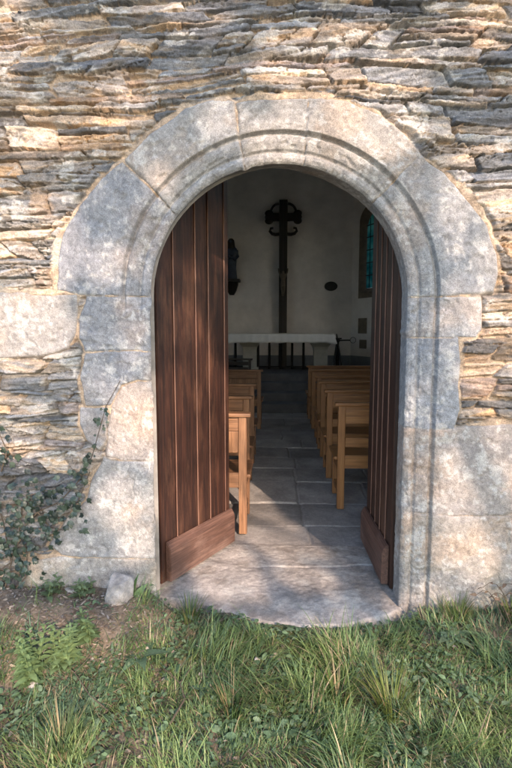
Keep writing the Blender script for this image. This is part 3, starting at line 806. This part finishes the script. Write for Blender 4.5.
# robed statue on a bracket, left of the altar
bk = bpy.data.objects.new('statue_bracket', None); COL.objects.link(bk); CH(bk); bk.matrix_parent_inverse = Matrix.Identity(4); bk.location = (-1.12, 11.98-W, 2.62)
bm = bmesh.new(); box(bm, (0, -.19, 0), (.42, .38, .06), None, .01); bm_obj('shelf', bm, M_BLACKWOOD, bk)
bm = bmesh.new(); loft(bm, [[(sx*w, y0 if sy < 0 else -.004, z) for sx, sy in ((-1, -1), (1, -1), (1, 1), (-1, 1))] for z, w, y0 in ((-.32, .05, -.05), (-.22, .11, -.12), (-.10, .15, -.22), (-.031, .16, -.27))]); bm_obj('corbel', bm, M_BLACKWOOD, bk)
st = thing('statue', 'dark blue robed statue standing on a wall bracket left of the cross', 'statue', (-1.12, 11.78, 2.65))
bm = bmesh.new(); sc = .86
loft(bm, [ell(0, 0, z*sc, rx*sc, ry*sc, 20) for z, rx, ry in ((0, .17, .14), (.05, .165, .135), (.3, .14, .115), (.5, .15, .12), (.62, .175, .125), (.74, .185, .12), (.82, .15, .10), (.86, .07, .065), (.90, .055, .06))])
sphere(bm, (0, -.005, .975*sc), .075*sc, (.88, 1, 1.2), 16)
for s in (-1, 1):
    tube(bm, [(s*.15*sc, 0, .76*sc), (s*.18*sc, -.03, .60*sc), (s*.13*sc, -.12*sc, .52*sc), (s*.02*sc, -.17*sc, .60*sc)], [.055*sc, .05*sc, .045*sc, .03*sc], 10)
o = bm_obj('robe', bm, M_STATUE, st, True); md = o.modifiers.new('r', 'REMESH'); md.mode = 'VOXEL'; md.voxel_size = .012; md.use_smooth_shade = True
bm = bmesh.new(); loft(bm, [ell(0, .018, z*sc, r*sc, r*sc, 16) for z, r in ((.80, .14), (.88, .105), (.96, .098), (1.03, .085), (1.075, .045))]); bm_obj('veil', bm, M_BLACKWOOD, st, True)

# black stand right of the altar
sdn = thing('candle_stand', 'black iron stand with splayed legs and a thin side arm beside the altar', 'stand', (1.24, 10.75, .60))
bm = bmesh.new(); sphere(bm, (0, 0, .665), .06, (1, 1, .9)); tube(bm, [(0, 0, .66), (-.02, 0, .80)], [.02, .012], 8); bm_obj('knop', bm, M_IRON, sdn)
for x, y in ((-.09, -.06), (.10, -.05), (0, .12)):
    bm = bmesh.new(); tube(bm, [(0, 0, .65), (x*.5, y*.5, .36), (x, y, 0)], .022, 8); bm_obj('leg', bm, M_IRON, sdn)
bm = bmesh.new(); tube(bm, [(.03, 0, .66), (.20, 0, .665), (.27, 0, .665)], .014, 8)
tube(bm, [(.33+.06*math.cos(t), 0, .665+.06*math.sin(t)) for t in np.linspace(0, 6.283, 15)], .006, 6); bm_obj('side_arm', bm, M_IRON, sdn)
# small oval fitting on the back wall
ov = thing('wall_plaque', 'small dark oval plaque on the back wall right of the cross', 'plaque', (1.21, 11.99, 2.50))
bm = bmesh.new(); sphere(bm, (0, -.012, 0), .14, (1, .16, .68), 18); bm_obj('disc', bm, plain('dull_dark_plaque', (.05, .05, .047), .8), ov)
bm = bmesh.new(); tube(bm, [(.142*math.cos(t), -.012, .097*math.sin(t)) for t in np.linspace(0, 6.283, 25)], .012, 6); bm_obj('rim', bm, M_BLACKWOOD, ov)

# ================================================================== PLANTS AND STONES
class Leaves:
    """collects leaf-shaped quads strips with a colour each"""
    def __init__(s): s.v = []; s.q = []; s.c = []
    def strip(s, pts, widths, wdir, col, curl=0):
        b = len(s.v); wdir = np.asarray(wdir, float)
        for p, w in zip(pts, widths):
            s.v += [np.asarray(p)-wdir*w, np.asarray(p)+wdir*w]; s.c += [col, col]
        for i in range(len(pts)-1): s.q.append([b+2*i, b+2*i+1, b+2*i+3, b+2*i+2])
    def leaf(s, base, direction, normal, length, width, col, droop=.3, n=5, fold=.15):
        d = np.asarray(direction, float); d /= np.linalg.norm(d); nn = np.asarray(normal, float); nn = nn - d*(nn@d); nn /= (np.linalg.norm(nn)+1e-9)
        w = np.cross(d, nn); b = len(s.v); base = np.asarray(base, float)
        for i in range(n+1):
            t = i/n; wd = width*.5*(math.sin(math.pi*min(t*1.02+.04, 1))**.75)*(1.15-.35*t)
            p = base + d*length*t - nn*(droop*length*t*t)
            s.v += [p - w*wd + nn*fold*wd, p, p + w*wd + nn*fold*wd]; k = (.85+.3*random.random())
            s.c += [np.array(col)*1.0, np.array(col)*1.12, np.array(col)*1.0]
        for i in range(n):
            a = b+3*i; s.q += [[a, a+1, a+4, a+3], [a+1, a+2, a+5, a+4]]
    def build(s, name, mat, parent=None):
        return np_mesh(name, np.array(s.v), np.array(s.q), mat, parent, np.array(s.c), True)

# ---- grass: blades in tufts over the whole strip in front of the wall
def blades(n, x0, x1, y0, y1, lmin, lmax, seed, wmul=1.0):
    r = np.random.default_rng(seed)
    x = r.uniform(x0, x1, n*3); y = r.uniform(y0, y1, n*3)
    dens = .42 + .58*sstep(-.2, .1, fbm(x*4, y*4, 121, 3))
    dens = dens*(1 - .93*sstep(-.64, -.78, x)*sstep(2.10, 2.26, y + .10*fbm(x*5, y*5, 127, 3)))       # bare soil bank on the left
    dens = dens*(1 - .7*np.exp(-((x+.05)/.16)**2 - ((y-2.16)/.10)**2))
    fy_ = np.interp(x, front[:, 0], front[:, 1])
    ok = (r.random(n*3) < dens) & ~((y > fy_-.0) & (x > front[0, 0]) & (x < front[-1, 0])) & (y < W-.015)
    x, y = x[ok][:n], y[ok][:n]; n = len(x)
    tuft = sstep(.0, .22, fbm(x*5, y*5, 122, 3))
    ln = r.uniform(lmin, lmax, n)*(.55 + .75*tuft)*(1 - .62*sstep(.16, .0, np.interp(x, front[:, 0], front[:, 1])-y)*(np.abs(x) < .62))
    az = r.uniform(0, 6.283, n)*.6 + 6.283*vnoise(x*7, y*7, 123)*.9
    lean = r.uniform(.15, 1.15, n); bend = r.uniform(.2, 1.1, n)
    w = r.uniform(.0012, .0032, n)*wmul
    S = 6; t = np.linspace(0, 1, S)[None, :]
    th = lean[:, None]*.6 + bend[:, None]*t*1.1
    dl = ln[:, None]/(S-1)
    hx = np.cumsum(np.sin(th)*dl, 1) - np.sin(th[:, :1])*dl; hz_ = np.cumsum(np.cos(th)*dl, 1) - np.cos(th[:, :1])*dl
    cx = x[:, None] + hx*np.cos(az)[:, None]; cy = y[:, None] + hx*np.sin(az)[:, None]
    cy = np.minimum(cy, W-.02 + 9*(np.abs(cx) < .62))
    cz = ground_z(x, y)[:, None] - .005 + hz_
    ww = w[:, None]*(1 - t**1.7*.95)
    tw = r.uniform(-.9, .9, n)[:, None]*t
    sx = -np.sin(az[:, None]+tw); sy = np.cos(az[:, None]+tw)
    A = np.stack([cx-sx*ww, cy-sy*ww, cz], -1); B = np.stack([cx+sx*ww, cy+sy*ww, cz], -1)
    V = np.stack([A, B], 2).reshape(n, S*2, 3)
    hue = fbm(x*3, y*3, 124, 3) + .25*r.normal(size=n)*.6
    c = np.array([.125, .205, .085])[None]*np.ones((n, 1))
    c = mix(c, np.array([.20, .28, .10]), sstep(.0, .25, hue)); c = mix(c, np.array([.105, .18, .11]), sstep(-.02, -.25, hue))
    dry = r.random(n) < .10 + .15*sstep(.05, .25, fbm(x*4, y*4, 125, 3)); c[dry] = np.array([.38, .31, .20])*r.uniform(.6, 1.15, (dry.sum(), 1))
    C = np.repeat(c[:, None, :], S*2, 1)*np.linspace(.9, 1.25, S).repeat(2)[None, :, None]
    base = (np.arange(n)*S*2)[:, None, None]; i = np.arange(S-1)[None, :, None]*2
    q_ = base + i + np.array([0, 1, 3, 2])[None, None, :]
    return V.reshape(-1, 3), q_.reshape(-1, 4), C.reshape(-1, 3)
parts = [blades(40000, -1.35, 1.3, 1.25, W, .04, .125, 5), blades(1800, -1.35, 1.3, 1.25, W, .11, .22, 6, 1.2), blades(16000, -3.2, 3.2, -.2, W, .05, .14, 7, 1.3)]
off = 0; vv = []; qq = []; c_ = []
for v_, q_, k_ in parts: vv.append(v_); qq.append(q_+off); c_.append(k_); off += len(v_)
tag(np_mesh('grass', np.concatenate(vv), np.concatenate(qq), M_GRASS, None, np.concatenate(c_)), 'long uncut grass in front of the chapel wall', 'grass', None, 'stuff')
# bright tussocks that stand out of the turf
def tussock(px, py, n, h, label, col):
    p = at_z(px, py, -.06); p[1] = min(p[1], 2.46); L_ = Leaves()
    for k in range(n):
        a = random.uniform(0, 6.283); l = h*random.uniform(.55, 1.1); ln = random.uniform(.05, .7); b = random.uniform(.3, 1.2)
        r0 = random.random()**.5*.05; pts = []; q0 = np.array([r0*math.cos(a), r0*math.sin(a), -.01]); th = ln*.6
        for i in range(7):
            pts.append(q0.copy()); q0 = q0 + np.array([math.sin(th)*math.cos(a), math.sin(th)*math.sin(a), math.cos(th)])*l/6; th += b/6
        w = random.uniform(.0016, .003); cc_ = np.array(col)*random.uniform(.7, 1.25) if random.random() > .2 else np.array([.33, .26, .14])*random.uniform(.6, 1.1)
        L_.strip(pts, [w*(1-(i/6)**2*.95) for i in range(7)], (-math.sin(a), math.cos(a), 0), cc_)
    o = L_.build('grass_tussock', M_GRASS); o.location = (p[0], p[1], float(ground_z(p[0], p[1])))
    tag(o, label, 'grass tussock', 'tussocks in the grass')
tussock(392, 712, 150, .22, 'yellow green grass tussock at the lower right of the grass', (.15, .19, .045))
tussock(338, 700, 120, .20, 'bright grass tussock below the middle of the doorstep', (.12, .18, .045))
tussock(192, 618, 90, .15, 'small grass tussock at the foot of the left door leaf', (.11, .17, .05))
tussock(62, 748, 150, .20, 'large grass tussock in the lower left corner', (.09, .14, .05))
tussock(440, 604, 120, .17, 'grass tussock growing against the right jamb', (.12, .18, .05))
tussock(232, 712, 120, .17, 'dark green grass tussock left of the middle', (.07, .125, .04))
tussock(505, 622, 100, .17, 'bright grass tussock under the wall at the right edge', (.14, .19, .05))

# ---- leaf litter on the soil bank
Lf = Leaves(); r = np.random.default_rng(3)
for k in range(3000):
    if k < 2300: p = at_z(r.uniform(-40, 150), r.uniform(585, 668), -.03); 
    else: p = np.array([r.uniform(-1.1, 1.0), r.uniform(1.5, 2.5), 0])
    if p[1] > W-.03 or (p[0] > -.62 and p[0] < .7 and p[1] > np.interp(p[0], front[:, 0], front[:, 1])-.03): continue
    a = r.uniform(0, 6.283); nrm = np.array([r.normal()*.5, r.normal()*.5, 1])
    col = np.array([[.19, .15, .12], [.24, .19, .15], [.12, .095, .08], [.30, .25, .20], [.20, .18, .165]][r.integers(5)])*r.uniform(.7, 1.2)
    Lf.leaf((p[0], p[1], float(ground_z(p[0], p[1]))+r.uniform(.002, .016)), (math.cos(a), math.sin(a), r.uniform(-.2, .3)), nrm, r.uniform(.010, .034), r.uniform(.004, .015), col, r.uniform(-.3, .4), 3, r.uniform(-.4, .5))
tag(Lf.build('leaf_litter', M_LITTER), 'dead brown leaves and bark scraps on the bare soil at the foot of the wall', 'leaf litter', None, 'stuff')

# ---- low creeping herbs between the blades
Lc = Leaves(); r = np.random.default_rng(8)
for k in range(7500):
    x_, y_ = r.uniform(-1.3, 1.3), r.uniform(1.3, W-.02)
    if vnoise(x_*5, y_*5, 141) < .42 or (-.64 < x_ < .7 and y_ > np.interp(x_, front[:, 0], front[:, 1])-.01): continue
    if x_ < -.55 and y_ > 2.1 and r.random() < .75: continue
    a = r.uniform(0, 6.283); sz = r.uniform(.012, .034)*(1 + .5*(r.random() < .15))
    Lc.leaf((x_, y_, float(ground_z(x_, y_))+r.uniform(.005, .035)), (math.cos(a), math.sin(a), r.uniform(-.1, .6)), (r.normal()*.3, r.normal()*.3, 1), sz, sz*.6, np.array([[.12, .19, .10], [.15, .215, .13], [.10, .165, .09]][r.integers(3)])*r.uniform(.75, 1.25), .3, 3, .15)
tag(Lc.build('ground_cover', M_LEAF), 'low creeping green herbs between the grass blades', 'ground cover', None, 'stuff')

# ---- upright leafy weeds
def weed(px, py, h, nst, label, col, spread=.05):
    p = at_z(px, py, -.05); t = thing('weed', label, 'weed', (p[0], min(p[1], 2.47), float(ground_z(p[0], min(p[1], 2.47)))-.005), 'leafy weeds at the foot of the wall')
    L_ = Leaves(); bm = bmesh.new()
    for s in range(nst):
        a = random.uniform(0, 6.283); r0 = random.uniform(0, spread); b = np.array([r0*math.cos(a), r0*math.sin(a), 0]); hh_ = h*random.uniform(.65, 1.05)
        lean = np.array([random.uniform(-.25, .25), random.uniform(-.25, .25), 1]); tip = b + lean*hh_
        tube(bm, [tuple(b), tuple((b+tip)/2 + np.array([.004, 0, 0])), tuple(tip)], [.0028, .0022, .0012], 5)
        m = int(hh_/.017); a0 = random.uniform(0, 3)
        for i in range(m):
            f = (i+1)/m; q0 = b + (tip-b)*f
            for k in range(2):
                aa = a0 + i*1.57 + k*math.pi + random.uniform(-.3, .3); sz = .060*(1.15-.75*f)*random.uniform(.8, 1.2)
                cc_ = np.array(col)*random.uniform(.75, 1.2)*(1+.35*f)
                L_.leaf(q0, (math.cos(aa), math.sin(aa), random.uniform(.1, .8)), (0, 0, 1), sz, sz*.55, cc_, .35, 4)
    L_.build('leaf_cluster', M_LEAF, t); bm_obj('stem', bm, plain('weed_stem', (.09, .13, .05), .7), t)
weed(28, 680, .25, 7, 'taller leafy weed on the soil bank, leftmost of the weeds', (.145, .215, .095))
weed(60, 672, .22, 6, 'leafy weed with pale tips, between the leftmost weed and the pale rock', (.165, .235, .105))
weed(86, 655, .15, 6, 'short leafy weed just left of the pale rock', (.135, .20, .09))
weed(66, 602, .10, 5, 'small leafy weed growing at the wall foot under the left jamb', (.13, .18, .095))
weed(96, 604, .09, 6, 'tiny leafy weed behind the pale rock', (.13, .18, .095), .06)
# strap-leaved fern at the corner of the left jamb
p = at_z(134, 600, .06); p[1] = min(p[1], 2.48); t = thing('fern', 'upright green frond against the foot of the left jamb', 'fern', (p[0], p[1]-.03, float(ground_z(p[0], p[1]-.03))-.01)); L_ = Leaves()
for a, l, tl in ((1.4, .13, 1.6), (.3, .11, .5), (2.9, .12, .6), (1.9, .10, 1.2), (4.0, .09, .6)):
    L_.leaf((0, 0, 0), (math.cos(a)*.5, math.sin(a)*.2, tl), (math.cos(a+1.5), -1, .2), l, .032, (.085, .16, .055), .25, 7)
L_.build('frond', M_LEAF, t)
# broad-leaved docks
def dock(px, py, n, size, label, col=(.10, .165, .095)):
    p = at_z(px, py, -.07); t = thing('dock_plant', label, 'dock plant', (p[0], p[1], float(ground_z(p[0], p[1]))), 'broad leaved docks in the grass'); L_ = Leaves()
    for k in range(n):
        a = k*6.283/n + random.uniform(-.4, .4)
        L_.leaf((0, 0, .0), (math.cos(a), math.sin(a), random.uniform(.35, .9)), (-.2*math.cos(a), -.2*math.sin(a), 1), size*random.uniform(.75, 1.15), size*.42, np.array(col)*random.uniform(.8, 1.25), .55, 7, .25)
    L_.build('leaf_rosette', M_LEAF, t)
dock(140, 668, 7, .11, 'broad leaved dock in the grass below the pale rock')
dock(452, 650, 7, .11, 'pale broad leaved dock in the grass below the right jamb', (.15, .21, .12))
dock(262, 640, 5, .06, 'small dock at the front edge of the doorstep')
dock(165, 660, 6, .085, 'small dock right beside the larger dock under the pale rock')
dock(20, 664, 5, .08, 'flat leaved dock at the left edge of the soil bank', (.08, .13, .07))

dock(205, 690, 6, .075, 'broad leaved dock in the middle of the grass left of the twig', (.10, .16, .10))
dock(108, 690, 6, .08, 'broad leaved dock in the grass right of the leafy weeds', (.10, .165, .09))
dock(400, 655, 5, .06, 'small dock in the grass left of the pale dock under the right jamb')
# ---- rocks
def rock(px, py, zc_, size, label, col, seed, name='rock'):
    p = at_z(px, py, zc_); bm = bmesh.new(); bmesh.ops.create_icosphere(bm, subdivisions=5, radius=1)
    r = np.random.default_rng(seed); pl = r.normal(size=(11, 3)); pl /= np.linalg.norm(pl, axis=1)[:, None]; of = r.uniform(.55, .95, 11)
    V = np.array([v.co[:] for v in bm.verts]); F = np.array([[v.index for v in f.verts] for f in bm.faces]); bm.free()
    for n_, o_ in zip(pl, of):
        dd_ = V @ n_ - o_; V = V - np.where(dd_ > 0, dd_*.92, 0)[:, None]*n_
    nz = fbm(V[:, 0]*4+V[:, 2]*2, V[:, 1]*4-V[:, 2]*3, seed, 5); V = V*(1 + .16*nz)[:, None]*np.array(size)
    c = np.array(col)*(1 + 1.2*fbm(V[:, 0]*25, V[:, 2]*25+V[:, 1]*19, seed+2, 5))[:, None]
    o = np_mesh(name, V, F, M_ROCK, None, c, True, True); o.location = (p[0], p[1], float(ground_z(p[0], p[1]))+size[2]*.35)
    o.rotation_euler = (0, 0, seed); tag(o, label, 'rock')
    return o
rock(121, 622, -.05, (.085, .075, .105), 'pale angular rock in the weeds below the left jamb', (.30, .285, .275), 4)
tag(rock(256, 672, -.09, (.022, .018, .02), 'small pale pebble in the grass below the doorstep', (.46, .42, .38), 7, 'pebble'), None, 'pebble')
tag(rock(73, 612, -.03, (.05, .03, .012), 'flat grey stone lying on the leaf litter under the left jamb', (.36, .35, .34), 9, 'flat_stone'), None, 'stone')
tag(rock(35, 690, -.08, (.04, .03, .02), 'grey stone half buried in the grass at the lower left', (.33, .32, .31), 12, 'flat_stone'), None, 'stone')

# ---- fallen twigs
def twig(pts, r, label):
    bm = bmesh.new(); P_ = []
    for (x, y) in pts:
        p = at_z(x, y, -.05); P_.append((p[0], p[1], float(ground_z(p[0], p[1]))+.035))
    tube(bm, P_, [r*(1-.6*i/(len(P_)-1)) for i in range(len(P_))], 6)
    m_ = P_[len(P_)//2]; tube(bm, [m_, (m_[0]+.03, m_[1]+.05, m_[2]+.02), (m_[0]+.05, m_[1]+.09, m_[2]+.035)], [r*.6, r*.5, r*.3], 5)
    tag(bm_obj('twig', bm, M_BARK), label, 'twig')
twig([(170, 725), (185, 700), (180, 685), (165, 672)], .004, 'bare grey twig lying in the grass below the dock plants')
twig([(108, 712), (90, 698), (75, 680), (60, 672)], .003, 'dry brown twig among the leafy weeds at the left')

# ---- ivy on the left of the wall
ivy = thing('ivy', 'dark green ivy climbing the rubble left of the doorway', 'ivy', (-1.1, W, 0)); L_ = Leaves(); bm = bmesh.new()
def wp(px, py, d=.03): p = at_y(px, py, W); return np.array([p[0]+1.1, -d, p[2]])
stems = [[(4, 600), (14, 560), (22, 530), (40, 510), (62, 500), (82, 478), (94, 455), (101, 430), (108, 405), (122, 380)],
         [(14, 560), (6, 520), (0, 500), (-18, 488)], [(40, 510), (52, 525), (66, 528)], [(22, 530), (24, 508), (30, 494), (60, 486)],
         [(10, 595), (28, 575), (30, 550), (26, 535)], [(62, 500), (80, 500), (92, 470)], [(14, 560), (-10, 575), (-30, 560)], [(4, 470), (10, 450), (2, 432)]]
dens = [84, 46, 40, 62, 56, 30, 40, 16]
for st_, nd in zip(stems, dens):
    P_ = [wp(x, y, .028) for x, y in st_]; tube(bm, [tuple(p_) for p_ in P_], [.0045*(1-.7*i/len(P_)) for i in range(len(P_))], 6)
    for k in range(nd):
        f = random.random()**1.25*(len(P_)-1)*.93; i = int(f); p_ = P_[i] + (P_[min(i+1, len(P_)-1)]-P_[i])*(f-i)
        sp = .050 if st_ is not stems[0] or f < 5 else .018
        p_ = p_ + np.array([random.gauss(0, sp), -random.uniform(.0, .035), random.gauss(0, sp)])
        a = random.gauss(-1.57, 1.1); nrm = np.array([random.gauss(0, .35), -1, random.gauss(.35, .35)]); sz = random.uniform(.014, .036)*(1 if f < 6 else .75)
        col = np.array([[.022, .038, .028], [.034, .054, .038], [.017, .028, .023], [.06, .085, .062]][random.randrange(4)])*random.uniform(.8, 1.2)
        # five-lobed leaf as a fan of strips
        d0 = np.array([math.cos(a), 0, math.sin(a)])
        for la, lf in ((0, 1.0), (.95, .72), (-.95, .72), (1.9, .42), (-1.9, .42)):
            dd_ = np.array([math.cos(a+la), 0, math.sin(a+la)]); L_.leaf(p_, dd_ - nrm*(dd_@nrm)*.3, nrm, sz*lf, sz*.62, col, .12, 3, .05)
L_.build('ivy_leaves', M_IVY, ivy); bm_obj('ivy_stem', bm, M_BARK, ivy)

# ---- dry bramble at the right edge
p = at_z(500, 606, -.05); br = thing('bramble', 'tangle of dry brown bramble stems at the wall foot on the right', 'bramble', (p[0], min(p[1], W-.12), float(ground_z(p[0], p[1])))); bm = bmesh.new(); L_ = Leaves()
for k in range(26):
    a = random.uniform(0, 6.283); l = random.uniform(.10, .24); b = (random.uniform(-.10, .14), random.uniform(-.08, .06), 0)
    pts = []
    for i in range(6):
        f = i/5; pts.append((b[0]+math.cos(a)*l*f*.7, min(b[1]+math.sin(a)*l*f*.5, .09), l*math.sin(f*2.2)*.8))
    tube(bm, pts, [.003*(1-.6*i/5) for i in range(6)], 5)
    for i in range(1, 6):
        if random.random() < .55: L_.leaf(pts[i], (random.gauss(0, 1), random.gauss(0, 1), random.gauss(0, .6)), (random.gauss(0, 1), random.gauss(0, 1), 1), random.uniform(.02, .045), .018, np.array([.16, .11, .075])*random.uniform(.5, 1.4), .4, 3, .3)
bm_obj('bramble_stem', bm, M_BARK, br); L_.build('dry_leaves', M_LITTER, br)

# ================================================================== TREE across the path: its foliage dapples the wall
# regions of the wall plane that stay sunny, measured on the photograph: centre px, half widths px
SUNNY = [(5, 30, 22, 55), (25, 330, 55, 45), (30, 240, 55, 50), (20, 450, 22, 22), (345, 75, 75, 42), (345, 135, 65, 28), (285, 140, 40, 28),
         (480, 210, 40, 60), (490, 330, 50, 70), (480, 480, 42, 90), (460, 560, 30, 30), (130, 420, 24, 42), (118, 500, 25, 30), (135, 545, 18, 18), (200, 20, 28, 18),
         (470, 40, 40, 25), (120, 105, 30, 20), (220, 122, 20, 18), (105, 262, 22, 20),
         (205, 440, 60, 120), (250, 500, 35, 80), (240, 350, 50, 60), (265, 420, 40, 60), (210, 300, 30, 40), (160, 180, 16, 14), (40, 150, 30, 12)]
def sun_to_wall(p): t = (W-p[1])/SUN_D.y; return p[0]+SUN_D.x*t, p[2]+SUN_D.z*t
SW = [(*sun_to_wall(at_z(gx_, gy_, -.03)), a_*1.35+.06, b_*1.35+.05) for gx_, gy_, a_, b_ in [(390, 715, .22, .10), (335, 690, .20, .09), (445, 610, .20, .08), (490, 690, .25, .14), (200, 640, .14, .06), (60, 740, .22, .10),
      (240, 745, .18, .08), (120, 690, .10, .06), (480, 750, .2, .1), (45, 655, .2, .09), (290, 650, .2, .07), (150, 740, .3, .10), (400, 660, .3, .08), (300, 750, .3, .12), (420, 750, .3, .12),
      (250, 520, .16, .22), (215, 560, .16, .12), (285, 548, .16, .07), (245, 495, .10, .2), (300, 575, .10, .05), (225, 585, .10, .05)]]
SW += [(*sun_to_wall(at_y(236, 425, 3.5)), .17, .2), (*sun_to_wall(at_y(240, 500, 3.5)), .15, .35)]
SW += [(*at_y(cx, cy, W)[[0, 2]], hx_/195.+.01, hz__/195.+.01) for cx, cy, hx_, hz__ in SUNNY]
tr = thing('tree', 'leafy tree standing across the path facing the chapel door', 'tree', (6.3, -6.0, -.12))
r = np.random.default_rng(21); n = 64000
ux = r.uniform(-2.6, 3.2, n); uz = r.uniform(-.9, 4.6, n)
lit = np.zeros(n)
for x_, z_, a_, b_ in SW:
    e = ((ux-x_)/a_)**2 + ((uz-z_)/b_)**2; lit = np.maximum(lit, 1 - sstep(.8, 1.25, e + .9*fbm(ux*5, uz*5, 131, 3)))
lit = np.maximum(lit, sstep(.08, .18, fbm(ux*2.6, uz*2.6, 133, 3) + .02)*.75*((uz < .0) | (uz > 3.4) | (np.abs(ux) > 1.5)))
lit = np.maximum(lit, .62*(uz < -.03))
keep = (r.random(n) > lit*1.02) & (r.random(n) < .55 + .5*sstep(-.2, .1, fbm(ux*3, uz*3, 135, 3)))
ux, uz = ux[keep], uz[keep]; n = len(ux)
dist = 9.6 + 1.6*fbm(ux*1.3, uz*1.3, 137, 2)*2 + r.normal(size=n)*.35
sdv = np.array(SUN_D); base = np.stack([ux, np.full(n, W), uz], -1) - sdv[None]*dist[:, None]/1.0
org = np.array([6.3, -6.0, -.12]); base = base - org
d1 = r.normal(size=(n, 3)); d1 /= np.linalg.norm(d1, axis=1)[:, None]; d2 = np.cross(d1, r.normal(size=(n, 3))); d2 /= np.linalg.norm(d2, axis=1)[:, None]
l_ = r.uniform(.035, .065, n)[:, None]
Vq = np.stack([base - d1*l_, base + d2*l_*.5, base + d1*l_, base - d2*l_*.5], 1)
cq = np.repeat((np.array([.06, .10, .03])*r.uniform(.7, 1.4, (n, 1)))[:, None], 4, 1)
np_mesh('crown', Vq.reshape(-1, 3), np.arange(n*4).reshape(-1, 4), M_LEAF, tr, cq.reshape(-1, 3), False)
bm = bmesh.new(); cen = base.mean(0)
tube(bm, [(0, 0, -.2), (.03, .02, .8), (-.03, .04, 2.2), (cen[0]*.4, cen[1]*.4, 3.8), tuple(cen)], [.20, .16, .13, .10, .05], 12)
bm_obj('trunk', bm, M_BARK, tr, True)
bm = bmesh.new()
for k in range(40):
    e = base[r.integers(n)]; s0 = np.array([0, 0, 2.2]) + (cen-np.array([0, 0, 2.2]))*r.uniform(0, 1)
    tube(bm, [tuple(s0), tuple((s0+e)/2 + r.normal(size=3)*.1), tuple(e)], [.014, .009, .004], 6)
bm_obj('limb', bm, M_BARK, tr, True)
